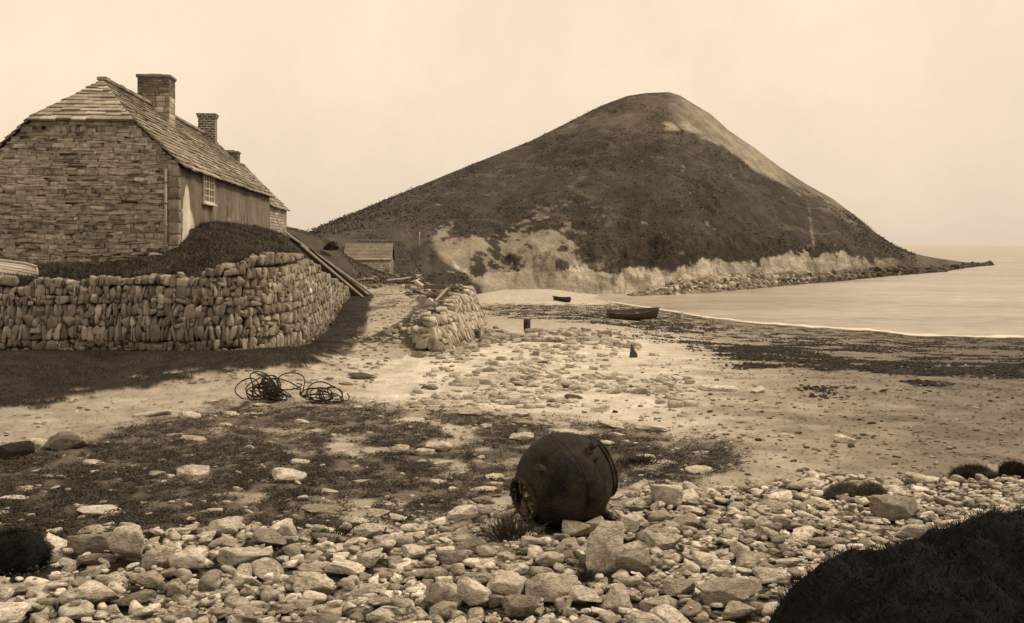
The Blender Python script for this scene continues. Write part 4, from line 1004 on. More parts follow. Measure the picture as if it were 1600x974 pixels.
tuft('grass_tuft', 797, 846, 420, .26, .10, .05, 'straggly dark tuft growing in front of the sea mine')
tuft('grass_tuft', 531, 842, 260, .10, .13, .035, 'low dark tuft among the stones left of centre')
tuft('grass_tuft', 913, 915, 260, .14, .03, .05, 'small tuft at the foot of the upright block')
tuft('grass_tuft', 996, 728, 500, .12, .12, .035, 'dark plant clump just right of the sea mine')
def cushion(u, v, wpx, hpx, tone, label, n=3000):
    p = hit(u, v); k = p[1]/F0; rx = wpx*k/2; rz = hpx*k*.95
    mb = MB(); s_, q_ = stone_shape(9, 2.2, 0, .1, int(u)); s2 = s_.copy(); mb.add(s2*np.array([rx*.92, rx*.7, rz*.92]), q_, col=tone*.6)
    d = rng.normal(size=(n, 3)); d /= np.linalg.norm(d, axis=1)[:, None]; d[:, 2] = np.abs(d[:, 2]); P = d*np.array([rx*.88, rx*.66, rz*.86])
    tip = P+(d+rng.normal(0, .35, (n, 3)))*.055; s = rng.normal(size=(n, 3)); s /= np.linalg.norm(s, axis=1)[:, None]
    mb.add(np.stack([P-s*.004, P+s*.004, tip], 1).reshape(-1, 3), t=np.arange(3*n).reshape(-1, 3), col=np.repeat(rng.uniform(.6, 1.5, n)*tone, 3))
    tag(mb.build('cushion_plant', M['grass'], loc=p), label, 'plant')
    return p, rx
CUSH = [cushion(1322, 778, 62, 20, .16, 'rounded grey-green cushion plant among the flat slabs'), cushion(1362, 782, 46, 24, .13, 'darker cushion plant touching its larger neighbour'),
        cushion(1583, 748, 46, 26, .03, 'black bushy clump at the right edge of the slabs'), cushion(1522, 746, 70, 16, .05, 'low dark clump behind the slabs near the right edge'), cushion(22, 888, 110, 62, .008, 'bushy clump in the lower left hollow, its shade painted black', 5000)]  # last clump coloured black to carry the shade of its hollow

# near-black turf hummock close to the camera
hx = np.linspace(1.2, 7.5, 150); hy = np.linspace(3.6, 9.0, 150); A, B = np.meshgrid(hx, hy)
def hum(A, B):
    u = 800+A/B*F0
    bot = G(A, B, False)-.35
    d1 = np.hypot((A-4.15)/1.75, (B-6.7)/1.35); h1 = 1.36*np.sqrt(np.clip(1-d1**2.2, 0, 1))
    d2 = np.hypot((A-2.72)/1.15, (B-6.4)/1.0); h2 = 1.12*np.sqrt(np.clip(1-d2**2, 0, 1))
    h = np.maximum(h1, h2)+.2*fbm(A*1.6, B*1.6, 0, 900, 4)+.09*fbm(A*6, B*6, 0, 910, 3)
    return bot+h
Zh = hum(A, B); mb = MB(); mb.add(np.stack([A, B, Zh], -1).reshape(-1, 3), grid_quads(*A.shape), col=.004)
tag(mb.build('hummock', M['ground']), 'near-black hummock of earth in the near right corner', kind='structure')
n = 26000; X = rng.uniform(1.3, 5.9, n); Y = rng.uniform(5.2, 8.2, n); Z = hum(X, Y); kk = Z > G(X, Y, False)+.02; P = np.column_stack([X, Y, Z])[kk]
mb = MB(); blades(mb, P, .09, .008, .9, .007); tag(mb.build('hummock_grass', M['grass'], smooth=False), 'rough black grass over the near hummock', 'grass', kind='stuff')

# ------------------------------------------------------------------ beach stones
PROTO = {}
def proto(kind, i):
    if (kind, i) not in PROTO:
        k, ch, no = {'rounded': (3.2, 6, .06), 'flat': (5, 6, .05), 'angular': (9, 8, .05)}[kind]
        s_, q_ = stone_shape(13, k, ch, no, {'rounded': 100, 'flat': 300, 'angular': 500}[kind]+i); nn_ = np.abs(fbm(s_[:, 0]*4, s_[:, 1]*4, s_[:, 2]*7, i*13+5, 3)); s_ = s_*(1-.05*ss(.25, .0, nn_)+.03*fbm(s_[:, 0]*6, s_[:, 1]*6, s_[:, 2]*6, i, 2))[:, None]; mb = MB(); mb.add(s_, q_, col=1-.35*ss(.12, .0, nn_))
        PROTO[(kind, i)] = (mb.build('stone_shape', M['stone'], link=False), s_, q_)
    return PROTO[(kind, i)]
STUFF = MB()
def low(kind, i):
    k, ch, no = {'rounded': (3.2, 5, .07), 'flat': (5, 5, .06), 'angular': (9, 6, .07)}[kind]
    if (kind, i, 'l') not in PROTO: PROTO[(kind, i, 'l')] = stone_shape(4, k, ch, no, 700+i+len(kind)*50)
    return PROTO[(kind, i, 'l')]
def place_stone(c, semi, eul, kind, tone, label, group, name='stone'):
    me = proto(kind, random.randrange(12))[0]; o = put(name, me); o.location = c; o.scale = semi; o.rotation_euler = eul
    o.color = (tone, tone, tone, 1); tag(o, label, 'stone', group); return o
def stuff_stone(c, semi, eul, kind, tone):
    s_, q_ = low(kind, random.randrange(16)); STUFF.add((s_*np.asarray(semi))@rotm(*eul).T+np.asarray(c), q_, col=tone)
# height map for settling the packed stones
hx0, hx1, hy0, hy1, hs_ = -9.5, 8.5, 5.2, 13.2, .025
HGX = np.arange(hx0, hx1, hs_); HGY = np.arange(hy0, hy1, hs_); hmA, hmB = np.meshgrid(HGX, HGY); HM = G(hmA, hmB)-.05; HM0 = HM.copy()
HM = np.where(np.hypot(hmA-mc[0], hmB-mc[1]) < .40, 9., HM)
def stamp(c, a, b, cz, yaw, test=False):
    i0 = int((c[0]-max(a, b)-hx0)/hs_); i1 = int((c[0]+max(a, b)-hx0)/hs_)+2; j0 = int((c[1]-max(a, b)-hy0)/hs_); j1 = int((c[1]+max(a, b)-hy0)/hs_)+2
    if i0 < 0 or j0 < 0 or i1 >= len(HGX) or j1 >= len(HGY): return None
    x = HGX[i0:i1]-c[0]; y = HGY[j0:j1]-c[1]; X, Y = np.meshgrid(x, y); cs, sn = math.cos(yaw), math.sin(yaw)
    p = (X*cs+Y*sn)/a; q = (-X*sn+Y*cs)/b; r2 = p*p+q*q; m = r2 < 1; prof = np.where(m, (1-np.clip(r2, 0, 1)**1.5)**.45*cz, 0)
    return (slice(j0, j1), slice(i0, i1)), m, prof
def settle(c, a, b, cz, yaw, sink=.22):
    s = stamp(c, a, b, cz, yaw)
    if s is None: return None
    sl_, m, prof = s; H = HM[sl_]
    if not m.any(): return None
    return float(np.quantile((H+prof)[m], .97))-sink*cz
def commit(c, a, b, cz, yaw, z):
    sl_, m, prof = stamp(c, a, b, cz, yaw); H = HM[sl_]; HM[sl_] = np.where(m, np.maximum(H, z+prof), H)
placed = []   # (centre, semi, eul, kind, tone, label, group)
# the conspicuous ones, each where the photograph has it: u, v centre, width, height (px), kind, tone, label
BIG = [
 (946, 872, 58, 80, 'angular', .50, 'tall upright pale block standing in front of the sea mine', 1),
 (1208, 907, 60, 24, 'flat', .56, 'pale pointed slab lying beside the black hummock', 0),
 (1146, 934, 96, 48, 'angular', .30, 'broad grey boulder left of the black hummock', 0),
 (1155, 966, 58, 34, 'angular', .36, 'angular stone at the bottom edge left of the hummock', 0),
 (1063, 928, 52, 30, 'angular', .28, 'dull grey block low in the stones right of centre', 0),
 (200, 866, 62, 58, 'rounded', .52, 'big pale rounded boulder in the bank at lower left', 1),
 (244, 877, 46, 46, 'angular', .42, 'blocky stone next to the big pale rounded boulder', 0),
 (293, 883, 66, 44, 'rounded', .55, 'broad pale stone, third of the big ones at lower left', 0),
 (140, 857, 66, 40, 'flat', .28, 'tilted grey slab left of the big pale boulder', 0),
 (378, 879, 88, 36, 'flat', .46, 'long tilted pale slab in the bank at lower left', 0),
 (419, 847, 56, 34, 'rounded', .30, 'smooth grey rounded stone at the back of the bank', 0),
 (243, 836, 24, 14, 'rounded', .6, 'small white stone beside the long white one', 0),
 (276, 836, 40, 15, 'flat', .58, 'long white stone at the back of the left bank', 0),
 (225, 913, 52, 36, 'rounded', .33, 'grey rounded stone in the bottom left row', 0),
 (157, 917, 38, 36, 'rounded', .48, 'pale rounded stone in the bottom left row', 0),
 (376, 917, 36, 28, 'rounded', .52, 'pale egg-shaped stone under the long tilted slab', 0),
 (489, 921, 68, 36, 'flat', .50, 'wide pale slab low in the bank left of centre', 0),
 (789, 921, 62, 48, 'rounded', .54, 'large pale rounded stone near bottom centre', 0),
 (738, 936, 54, 56, 'angular', .52, 'tall pale angular stone near bottom centre', 0),
 (685, 938, 44, 56, 'rounded', .34, 'grey egg-shaped stone standing at bottom centre', 0),
 (861, 925, 82, 52, 'angular', .42, 'large wedge-shaped block left of the upright block', 0),
 (915, 938, 54, 34, 'rounded', .50, 'smooth oval stone below the upright block', 0),
 (859, 879, 46, 26, 'rounded', .48, 'smooth oval stone left of the upright block', 0),
 (810, 896, 42, 22, 'rounded', .56, 'bright oval stone above the large pale rounded one', 0),
 (645, 870, 40, 22, 'rounded', .52, 'pale oval stone in the middle of the bank', 0),
 (536, 896, 64, 24, 'flat', .54, 'long pale flat stone in the centre left of the bank', 0),
 (577, 879, 40, 32, 'angular', .46, 'squarish stone beside the long pale flat one', 0),
 (989, 883, 58, 50, 'angular', .26, 'dark rough block right of the upright block', 0),
 (987, 822, 38, 40, 'angular', .52, 'pale block at the lower right of the sea mine', 0),
 (1044, 840, 38, 24, 'rounded', .54, 'pale rounded stone right of the sea mine', 0),
 (900, 834, 46, 28, 'angular', .34, 'grey block wedged under the front of the sea mine', 0),
 (927, 826, 40, 26, 'angular', .30, 'darker block wedged under the right of the sea mine', 0),
 (1042, 779, 54, 46, 'rounded', .48, 'large smooth boulder at the back edge right of the sea mine', 0),
 (810, 957, 60, 38, 'rounded', .22, 'dark round boulder at the bottom edge', 0),
 (1026, 955, 48, 30, 'angular', .36, 'grey stone at the bottom edge right of centre', 0),
 (1231, 823, 40, 26, 'angular', .26, 'squared grey stone in the right bank', 0),
 (1201, 838, 40, 22, 'angular', .38, 'pale wedge stone in the right bank', 0),
 (1159, 866, 34, 36, 'angular', .54, 'bright upright stone in the right bank', 0),
 (1235, 866, 28, 20, 'angular', .36, 'small block at the dark gap in the right bank', 0),
 (1405, 800, 76, 48, 'angular', .24, 'large dull boulder above the black hummock', 0),
 (1427, 836, 48, 30, 'rounded', .50, 'bright stone at the edge of the black hummock', 0),
 (1250, 764, 46, 18, 'flat', .42, 'pointed slab at the back of the right bank', 0),
 (1399, 772, 38, 20, 'flat', .52, 'bright slab right of the cushion plants', 0),
 (1550, 738, 22, 22, 'angular', .55, 'pale block between dark clumps near the right edge', 0),
]
for (u, v, w, h, kind, tone, lab, up) in BIG:
    p = hit(u, v+h*.38); k = p[1]/F0; a = w*k/2; ht = h*k*(.5 if up else .40); b = a*(.7 if w < 70 else .6); yaw = random.uniform(-.25, .25)
    c = np.array([p[0], p[1]+b*.5, 0.])
    z = float(G(c[0], c[1]))+ht*(1.08 if up else .92)+.02
    st = stamp(c, a, b, ht, yaw)
    if st: commit(c, a, b, ht, yaw, z)
    placed.append((np.array([c[0], c[1], z]), (a, b, ht), (random.uniform(-.15, .1), random.uniform(-.15, .15), yaw), kind, min(.78, tone*1.22), lab, None))
HUMG = hum(hmA, hmB) > HM0+.15
PKX = [p[0] for p in PACK]; PKY = [p[1] for p in PACK]
def gq(X, Y): return float(HM0[int((Y-hy0)/hs_), int((X-hx0)/hs_)])+.05
def inpack(X, Y):
    z = gq(X, Y); u = 800+X/Y*F0; v = HV-(z-CZ)/Y*F0; return v-float(np.interp(u, PKX, PKY)), u, v
def gap(u, v):
    return u < 80 and 800 < v < 915
def run(n, amin, amax, tries, flatp):
    for _ in range(n):
        best = None; a = math.exp(random.uniform(math.log(amin), math.log(amax)))
        for t in range(tries):
            X = random.uniform(-7.2, 7.6); Y = random.uniform(5.9, 12.2); d, u, v = inpack(X, Y)
            if d < random.uniform(-10, 3) or u < -60 or u > 1680 or v > 1060 or gap(u, v): continue
            sc_ = 1-.28*min(1, max(0, (u-1000)/300)); aa = a*sc_
            if HUMG[int((Y-hy0)/hs_), int((X-hx0)/hs_)]: continue
            fl_ = random.random() < (flatp if u < 1080 else .85)
            b = aa*random.uniform(.55, .85); c_ = aa*(random.uniform(.24, .38) if fl_ else random.uniform(.45, .68)); yaw = random.gauss(.1, .7)
            z = settle((X, Y), aa, b, c_, yaw)
            if z is None: continue
            rel = z-gq(X, Y)
            if best is None or rel < best[0]: best = (rel, X, Y, aa, b, c_, yaw, z, fl_, u, v)
        if best is None or best[0] > (.20 if amin > .05 else .12): continue
        _, X, Y, aa, b, c_, yaw, z, fl_, u, v = best
        commit((X, Y), aa, b, c_, yaw, z)
        tone = float(np.clip(.50*math.exp(random.gauss(0, .36)), .12, .8))
        kind = 'flat' if fl_ else random.choice(['rounded', 'angular', 'angular'])
        placed.append((np.array([X, Y, z]), (aa, b, c_), (random.gauss(0, .16)+.08, random.gauss(0, .16), yaw), kind, tone, None, (u, v)))
run(560, .11, .20, 16, .6)
run(1700, .06, .105, 16, .6)
run(2200, .03, .06, 12, .6)
run(2600, .014, .03, 6, .6)
# scattered stones on plants and shingle
SC = [(298,734,52,24,'a',.55),(446,743,60,25,'r',.58),(151,798,76,17,'f',.55),(514,768,32,12,'f',.55),(474,777,22,11,'r',.52),(334,798,26,10,'f',.5),(244,741,28,14,'a',.33),(36,762,28,8,'f',.5),
 (21,779,38,9,'f',.52),(147,724,34,9,'f',.48),(295,647,36,21,'a',.55),(236,647,56,9,'f',.5),(332,627,26,10,'f',.55),(364,630,54,26,'r',.36),(410,633,28,7,'f',.52),(359,647,32,8,'f',.5),(272,680,24,8,'f',.52),
 (302,685,42,8,'f',.36),(471,659,26,9,'f',.56),(468,722,30,8,'f',.5),(389,699,18,6,'f',.5),(529,705,22,7,'f',.52),(351,664,22,8,'f',.5),(506,798,82,15,'f',.28),(18,702,60,38,'r',.03),(52,692,44,24,'r',.5),
 (95,686,72,44,'r',.22),(625,699,28,17,'a',.56),(659,705,42,18,'r',.56),(685,695,42,23,'a',.54),(693,724,30,13,'r',.52),(751,715,14,10,'r',.6),(815,681,40,21,'a',.50),(683,753,26,12,'a',.54),(710,765,24,9,'f',.54),
 (772,756,30,11,'r',.52),(755,765,42,11,'r',.54),(772,745,30,11,'a',.52),(755,781,36,18,'r',.26),(747,798,22,13,'a',.54),(780,798,32,12,'a',.5),(591,802,36,15,'a',.42),(619,811,32,13,'f',.44),(557,815,42,15,'r',.52),
 (564,753,28,10,'f',.4),(700,815,46,19,'f',.46),(560,587,38,15,'r',.12),(540,598,24,10,'r',.5),(560,636,20,10,'r',.58),(570,627,28,9,'r',.55),(596,628,26,9,'r',.55),(742,641,56,20,'a',.42),(780,647,28,11,'r',.5),
 (815,647,30,11,'f',.52),(806,628,36,13,'f',.36),(772,592,52,24,'a',.50),(725,596,46,22,'a',.46),(815,598,30,13,'r',.5),(827,590,28,11,'r',.46),(670,605,28,10,'f',.2),(898,620,30,10,'f',.14),(887,603,16,9,'a',.13),
 (938,637,30,18,'a',.58),(963,679,30,11,'r',.55),(946,692,32,11,'r',.55),(1010,713,30,9,'r',.54),(1023,722,24,9,'r',.5),(962,664,56,13,'f',.5),(1019,668,54,16,'a',.54),(997,602,42,9,'f',.5),(919,586,20,7,'a',.16),
 (759,666,20,10,'r',.48),(1323,685,34,20,'a',.60),(1185,609,26,15,'a',.58),(1125,607,62,9,'f',.56),(1231,681,26,9,'f',.5),(1093,734,42,13,'f',.5),(990,553,11,16,'p',.09),(1300,738,24,10,'f',.4),(1362,661,14,6,'r',.10)]
KN = {'a': 'angular', 'r': 'rounded', 'f': 'flat', 'p': 'angular'}
SPECIAL = {(446,743): 'largest smooth white stone in the dark plants left of centre', (151,798): 'long white slab at the left above the stone bank', (18,702): 'black boulder cut by the left edge', (52,692): 'pale stone between the black and the grey boulder',
 (95,686): 'big grey boulder beside the left edge', (298,734): 'pointed white stone in the plants below the wire tangle', (506,798): 'long dull slab at the back of the bank', (364,630): 'grey boulder just left below the wire tangle',
 (625,699): 'left of three pale stones in a row behind the mine', (659,705): 'middle of three pale stones in a row behind the mine', (685,695): 'right of three pale stones in a row behind the mine', (560,587): 'dark domed stone on the pale shingle right of the wire',
 (990,553): 'dark pointed stone standing up on the beach', (1323,685): 'white stone alone on the smooth shingle at the right', (815,681): 'pale rough stone just behind the top of the mine', (755,781): 'dark round stone left of the mine opening',
 (742,641): 'broad pale block at the back of the plants', (772,592): 'largest pale block on the shingle by the revetment', (938,637): 'white block on the shingle behind the mine', (898,620): 'dark flat stone on pale shingle behind the mine',
 (1125,607): 'long low white slab on the open beach', (295,647): 'pale lump of stone left of the wire tangle', (236,647): 'thin long pale slab near the grass verge', (1185,609): 'small white block right of the long low slab'}
for (u, v, w, h, kd, tone) in SC:
    p = hit(u, v+h*.36); k = p[1]/F0; a = w*k/2; b = a*.7; ht = max(h*k*.42, a*.16); kind = KN[kd]
    eul = (random.gauss(0, .08), random.gauss(0, .08), random.gauss(0, .3))
    if kd == 'p':
        mb = MB(); V = np.array([(-.13, 0, -.1), (.13, -.05, -.1), (.04, .14, -.1), (-.05, .02, .34), (.14, .02, .0)]); tube(mb, [(0, 0, -.1), (0, .0, .08), (-.03, 0, .2), (-.06, 0, .36)], [.13, .11, .06, .008], 5, .09); o = mb.build('stone', M['stone'], loc=p, smooth=False); tag(o, SPECIAL[(u, v)], 'stone'); continue
    lab = SPECIAL.get((u, v)); grp = None
    if lab is None:
        veg = float(veg_density(p[0], p[1], u, v)) > .15 or (630 < v < 830 and u < 900)
        tn = 'dark' if tone < .25 else ('grey' if tone < .45 else 'pale'); where = 'lying in the dark creeping plants' if veg else 'half buried in the open pale shingle'
        lab = f'{tn} {kind} stone {where}'; grp = f'{tn} {kind} stones '+('in the plants' if veg else 'on the shingle')
    placed.append((np.array([p[0], p[1]+b*.4, p[2]+ht*(.75 if kd == 'p' else .35)]), (a, b, ht), eul, kind, min(.8, tone*1.15) if tone > .3 else tone, lab, grp))
# choose which get their own object: everything described, then the largest in the picture
mbp = MB(); k = 9; PX = rng.uniform(-7.5, 7.5, 16000); PY = rng.uniform(6.3, 12, 16000); jj = ((PY-hy0)/hs_).astype(int); ii = ((PX-hx0)/hs_).astype(int)
ok = (HM[jj, ii]-HM0[jj, ii] < .045)*(HM[jj, ii] < 8)*(fbm(PX*.9, PY*.9, 0, 95, 3) > -.05); uu, vv_ = proj(PX, PY, HM0[jj, ii]+.05); ok = ok*(vv_ > itp(uu, PACK)-8); PP = np.column_stack([PX, PY, HM0[jj, ii]+.05])[ok][:1500]; n = len(PP)
C = np.repeat(PP, k, 0)+np.column_stack([rng.normal(0, .03, n*k), rng.normal(0, .03, n*k), rng.uniform(0, .07, n*k)]); a = rng.uniform(0, 6.28, n*k); r_ = rng.uniform(.008, .02, n*k)
dx = np.stack([np.cos(a), np.sin(a), rng.uniform(-.5, .5, n*k)], -1)*r_[:, None]; dy = np.stack([-np.sin(a), np.cos(a), rng.uniform(-.5, .7, n*k)], -1)*r_[:, None]
mbp.add(np.stack([C-dx, C-dy*.6, C+dx, C+dy*.6], 1).reshape(-1, 3), q=np.arange(4*n*k).reshape(-1, 4), col=np.repeat(rng.uniform(.015, .06, n*k), 4)); blades(mbp, np.repeat(PP, 2, 0), .09, .006, .9, .06)
tag(mbp.build('weeds', M['grass'], smooth=False), 'dark weeds growing up between the cobbles', 'weeds', kind='stuff')
hand = [q for q in placed if q[5]]; auto = [q for q in placed if not q[5]]
def shown(q):
    c, s_ = q[0], q[1]; u, v = proj(c[0], c[1], c[2]); j = int((c[1]-hy0)/hs_); i = int((c[0]-hx0)/hs_)
    vis = 1. if HM[j, i] < c[2]+s_[2]*1.25 else .15
    if not (-20 < u < 1620 and v < 985): vis = 0
    return (s_[0]/c[1])*(s_[1]/c[1]+s_[2]/c[1])*vis
auto.sort(key=shown, reverse=True)
nown = 296-len(hand)
for c, s_, eul, kind, tone, lab, grp in hand: place_stone(c, s_, eul, kind, tone, lab, grp)
for n_, (c, s_, eul, kind, tone, _, uv) in enumerate(auto):
    if n_ < nown and shown(auto[n_]) > 0:
        u, v = uv; tn = 'grey' if tone < .38 else 'pale'
        zone = ('left front' if u < 450 else 'middle front' if u < 780 else 'front below the sea mine' if u < 1100 else 'right, beside the black hummock')
        lab = f'{tn} {kind} cobble in the stone bank at the {zone}'
        place_stone(c, s_, eul, kind, tone, lab, f'{tn} {kind} cobbles, {zone}', name='cobble').__setitem__('category', 'cobble')
    else: stuff_stone(c, s_, eul, kind, tone)
# small stones strewn over the rest of the shore
def strew(n, xr, yr, mask, amin, amax, tones, sink=.3):
    for p in sample_zone(n, xr, yr, mask):
        a = math.exp(random.uniform(math.log(amin), math.log(amax))); kind = random.choice(['flat', 'rounded', 'angular', 'angular']); c_ = a*random.uniform(.25, .6)
        stuff_stone((p[0], p[1], p[2]+c_*(1-2*sink)), (a, a*random.uniform(.5, .8), c_), (random.gauss(0, .12), random.gauss(0, .12), random.uniform(-.6, .6)), kind, float(np.clip(random.gauss(*tones), .06, .62)))
strew(900, (-9, 6), (9.5, 19), lambda X, Y, u, v: (u > -40)*(u < 1200)*(v > 620)*(verge_mask(X, Y, u, v, -1+0*X) < .2)*.8, .015, .06, (.48, .14))
strew(900, (-2, 4), (17, 30), lambda X, Y, u, v: (u > 620)*(u < 1080)*(v > 540)*(v < 660)*ss(-.2, .3, fbm(X*.6, Y*.5, 0, 61, 3)+.05), .025, .16, (.56, .10), .30)
strew(260, (-1, 8), (30, 46), lambda X, Y, u, v: (u > 770)*(u < 1000)*(v > 505)*(v < 548)*ss(-.1, .3, fbm(X*.5, Y*.4, 0, 66, 3)+.1), .08, .30, (.36, .1), .3)
strew(1500, (0, 14), (12, 40), lambda X, Y, u, v: (u > 1000)*(u < 1640)*(v > 560)*.5, .012, .05, (.28, .13))
strew(500, (-9, -2), (19, 55), lambda X, Y, u, v: (u > -30)*(u < 660)*(verge_mask(X, Y, u, v, -1+0*X) < .3)*(sdist(WALL, X, Y) < -.2)*(X < itp(Y, XB)-.5), .02, .09, (.4, .12))
strew(120, (-15, -4), (15, 24), lambda X, Y, u, v: (u > -30)*(verge_mask(X, Y, u, v, sdist(WALL, X, Y)) > .5)*(sdist(WALL, X, Y) < -.1), .015, .06, (.4, .12))
strew(420, (-10, -1.5), (44, 80), lambda X, Y, u, v: (u > 560)*(u < 735)*(v > 425)*(v < 466)*((v < 450) | (u > 635)), .05, .24, (.3, .12))
for k in range(260):
    s0_ = random.uniform(.2, arclen(REV, 9)); x, y, t, _ = along(REV, s0_); side = random.choice([-1, 1, 1]); off = abs(random.gauss(0, .35))
    if side > 0: x, y = x+t[1]*off, y-t[0]*off
    else: x, y = x-t[1]*(1.1+off), y+t[0]*(1.1+off)
    a = math.exp(random.uniform(math.log(.05), math.log(.22))); z = float(G(x, y))
    stuff_stone((x, y, z+a*.15), (a, a*.7, a*random.uniform(.35, .6)), (random.gauss(0, .3), random.gauss(0, .3), random.uniform(-1, 1)), 'angular', float(np.clip(random.gauss(.36, .1), .08, .6)))
tag(STUFF.build('pebbles', M['stone']), 'countless smaller stones and pebbles strewn over the shore', 'pebbles', kind='stuff')
# boulders of the far shore apron and the reef running out to sea
mb = MB(); r = np.random.default_rng(99)
def far_rock(p, s, tone):
    s_, q_ = low('angular', int(r.integers(16))); s2, q2 = s_, q_
    mb.add((s2*np.array([s, s*.8, s*.6])*r.uniform(.7, 1.3, 3))@rotm(*r.normal(0, .3, 3)).T+p, q2, col=tone)
for k in range(5200):
    u = r.uniform(985, 1470); i = int((u-380)/1.6); j = int(np.searchsorted(hill_t, abs(r.uniform(0, .042)*r.uniform(.3, 1)))); j = min(j, 24)
    p = np.array([hX[i, j], hY[i, j], hZ[i, j]+.1]); q = itp(u, [(985, .5), (1200, .8), (1470, 1.0)])
    p[1] -= r.uniform(0, 2.5); p[2] = max(p[2], .05)-.1
    tone = lerp(.36, .12, float(ss(1100, 1400, u)))*math.exp(r.normal(0, .35))
    if p[2] < .3: tone *= .6
    far_rock(p, math.exp(r.uniform(math.log(.2), math.log(.9)))*q, float(np.clip(tone, .03, .6)))
for k in range(700):
    u = 1400+150*r.random()**.9; Y = itp(u, [(1400, 225), (1470, 240), (1523, 288), (1550, 305)])+r.uniform(-4, 10)
    far_rock(np.array([(u-800)/F0*Y, Y, r.uniform(-.5, .35)]), r.uniform(.5, 1.9)*lerp(1, .55, (u-1400)/150), float(np.clip(.075*math.exp(r.normal(0, .4)), .02, .3)))
tag(mb.build('shore_boulders', M['rock']), 'mass of boulders along the foot of the cliff and the reef', 'boulders', kind='stuff')
u_ = 1560; Y = 330; 

mb = MB(); r = np.random.default_rng(321); n = 22000
iu = r.integers(60, len(HU)-80, n); jt = np.searchsorted(hill_t, .07+.9*r.random(n)**1.15); P = np.stack([hX[iu, jt], hY[iu, jt], hZ[iu, jt]], -1)
nn = fbm(P[:, 0]*.09, P[:, 1]*.03, P[:, 2]*.12, 101, 4); keep = (r.random(n) < ss(-.5, .35, -nn+.05))*(hG[iu, jt] < .13); P = P[keep]; n = len(P)
k = 5; C = np.repeat(P, k, 0)+r.normal(0, .38, (n*k, 3))*np.array([1.1, 1, .2])-np.array([0, 0, .05]); s_ = r.uniform(.06, .2, n*k)
a = r.uniform(0, 6.28, n*k); dx = np.stack([np.cos(a), np.sin(a), r.uniform(-.3, .3, n*k)], -1)*s_[:, None]; dy = np.stack([-np.sin(a)*.5, np.cos(a)*.5, r.uniform(.3, 1, n*k)], -1)*s_[:, None]*.8
mb.add(np.stack([C-dx, C-dy, C+dx, C+dy], 1).reshape(-1, 3), q=np.arange(4*n*k).reshape(-1, 4), col=np.repeat(np.repeat(r.uniform(.045, .10, n), k)*r.uniform(.7, 1.3, n*k), 4))
tag(mb.build('gorse', M['grass'], smooth=False), 'low gorse and bracken scrub dotted over the hillside', 'scrub', kind='stuff')

# ------------------------------------------------------------------ light, sky, camera
SUN_EL, SUN_AZ = math.radians(48), math.radians(78)     # azimuth from +Y towards +X
w = bpy.data.worlds.new('World'); scene.world = w; w.use_nodes = True; nt = w.node_tree; nt.nodes.clear()
out = nt.nodes.new('ShaderNodeOutputWorld'); bg = nt.nodes.new('ShaderNodeBackground'); nt.links.new(bg.outputs[0], out.inputs[0]); bg.inputs[1].default_value = .1
sky = nt.nodes.new('ShaderNodeTexSky'); sky.sky_type = 'NISHITA'; sky.sun_disc = False; sky.sun_elevation = SUN_EL; sky.sun_rotation = SUN_AZ; sky.dust_density = 4; sky.air_density = 1.5
bw = nt.nodes.new('ShaderNodeRGBToBW'); nt.links.new(sky.outputs[0], bw.inputs[0])
pw = nt.nodes.new('ShaderNodeMath'); pw.operation = 'POWER'; pw.inputs[1].default_value = .06; nt.links.new(bw.outputs[0], pw.inputs[0])
tc = nt.nodes.new('ShaderNodeTexCoord'); nz_ = nt.nodes.new('ShaderNodeTexNoise'); nz_.inputs['Scale'].default_value = 2.2; nz_.inputs['Detail'].default_value = 9; nz_.inputs['Roughness'].default_value = .68; nt.links.new(tc.outputs['Generated'], nz_.inputs['Vector'])
mr = nt.nodes.new('ShaderNodeMapRange'); nt.links.new(nz_.outputs[0], mr.inputs[0]); mr.inputs[1].default_value = .3; mr.inputs[2].default_value = .7; mr.inputs[3].default_value = .90; mr.inputs[4].default_value = 1.08
ml = nt.nodes.new('ShaderNodeMath'); ml.operation = 'MULTIPLY'; nt.links.new(pw.outputs[0], ml.inputs[0]); nt.links.new(mr.outputs[0], ml.inputs[1])
cm = nt.nodes.new('ShaderNodeVectorMath'); cm.operation = 'SCALE'; cm.inputs[0].default_value = (9.2, 7.5, 5.7); 
sx_ = nt.nodes.new('ShaderNodeSeparateXYZ'); nt.links.new(tc.outputs['Generated'], sx_.inputs[0])
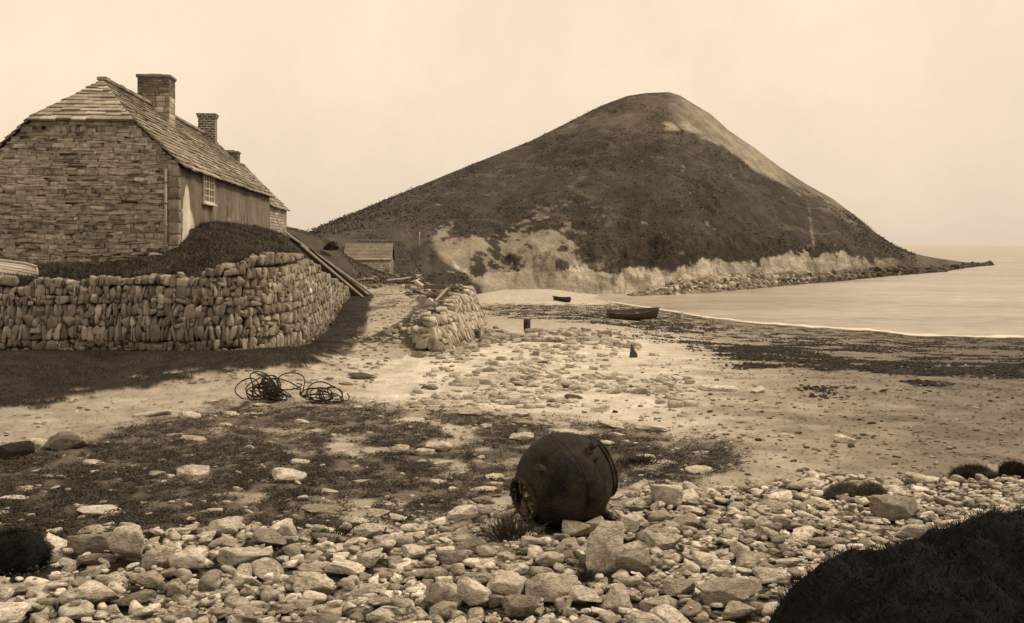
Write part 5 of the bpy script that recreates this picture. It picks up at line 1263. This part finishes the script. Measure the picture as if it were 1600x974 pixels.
hz = nt.nodes.new('ShaderNodeMapRange'); nt.links.new(sx_.outputs[2], hz.inputs[0]); hz.inputs[1].default_value = -.02; hz.inputs[2].default_value = .17; hz.inputs[3].default_value = .89; hz.inputs[4].default_value = 1.0
hr = nt.nodes.new('ShaderNodeMapRange'); nt.links.new(sx_.outputs[0], hr.inputs[0]); hr.inputs[1].default_value = .15; hr.inputs[2].default_value = .6; hr.inputs[3].default_value = 1.0; hr.inputs[4].default_value = .89
m2 = nt.nodes.new('ShaderNodeMath'); m2.operation = 'MULTIPLY'; nt.links.new(hz.outputs[0], m2.inputs[0]); nt.links.new(hr.outputs[0], m2.inputs[1])
m3 = nt.nodes.new('ShaderNodeMath'); m3.operation = 'MULTIPLY'; nt.links.new(ml.outputs[0], m3.inputs[0]); nt.links.new(m2.outputs[0], m3.inputs[1]); nt.links.new(m3.outputs[0], cm.inputs['Scale']); nt.links.new(cm.outputs[0], bg.inputs[0])
sd_ = bpy.data.lights.new('sun', 'SUN'); sd_.energy = 2.6; sd_.angle = math.radians(10); sd_.color = (1, .85, .66); so = bpy.data.objects.new('sun', sd_); COL.objects.link(so)
from mathutils import Vector
dv = Vector((math.sin(SUN_AZ)*math.cos(SUN_EL), math.cos(SUN_AZ)*math.cos(SUN_EL), math.sin(SUN_EL))); so.rotation_euler = dv.to_track_quat('Z', 'Y').to_euler()
cd = bpy.data.cameras.new('camera'); cam = bpy.data.objects.new('camera', cd); COL.objects.link(cam); cam.location = (0, 0, CZ); cam.rotation_euler = (math.pi/2, 0, 0)
cd.sensor_width = 36; cd.lens = F0/1600*36; cd.shift_y = -(487-HV)/1600; cd.clip_start = .1; cd.clip_end = 40000
cd.dof.use_dof = True; cd.dof.focus_distance = 13; cd.dof.aperture_fstop = 8
scene.camera = cam
scene.view_settings.view_transform = 'Standard'; scene.view_settings.look = 'None'; scene.view_settings.exposure = 0
scene.render.engine = 'CYCLES'; scene.cycles.filter_width = 1.5; scene.cycles.max_bounces = 5; scene.cycles.diffuse_bounces = 3; scene.cycles.use_denoising = True
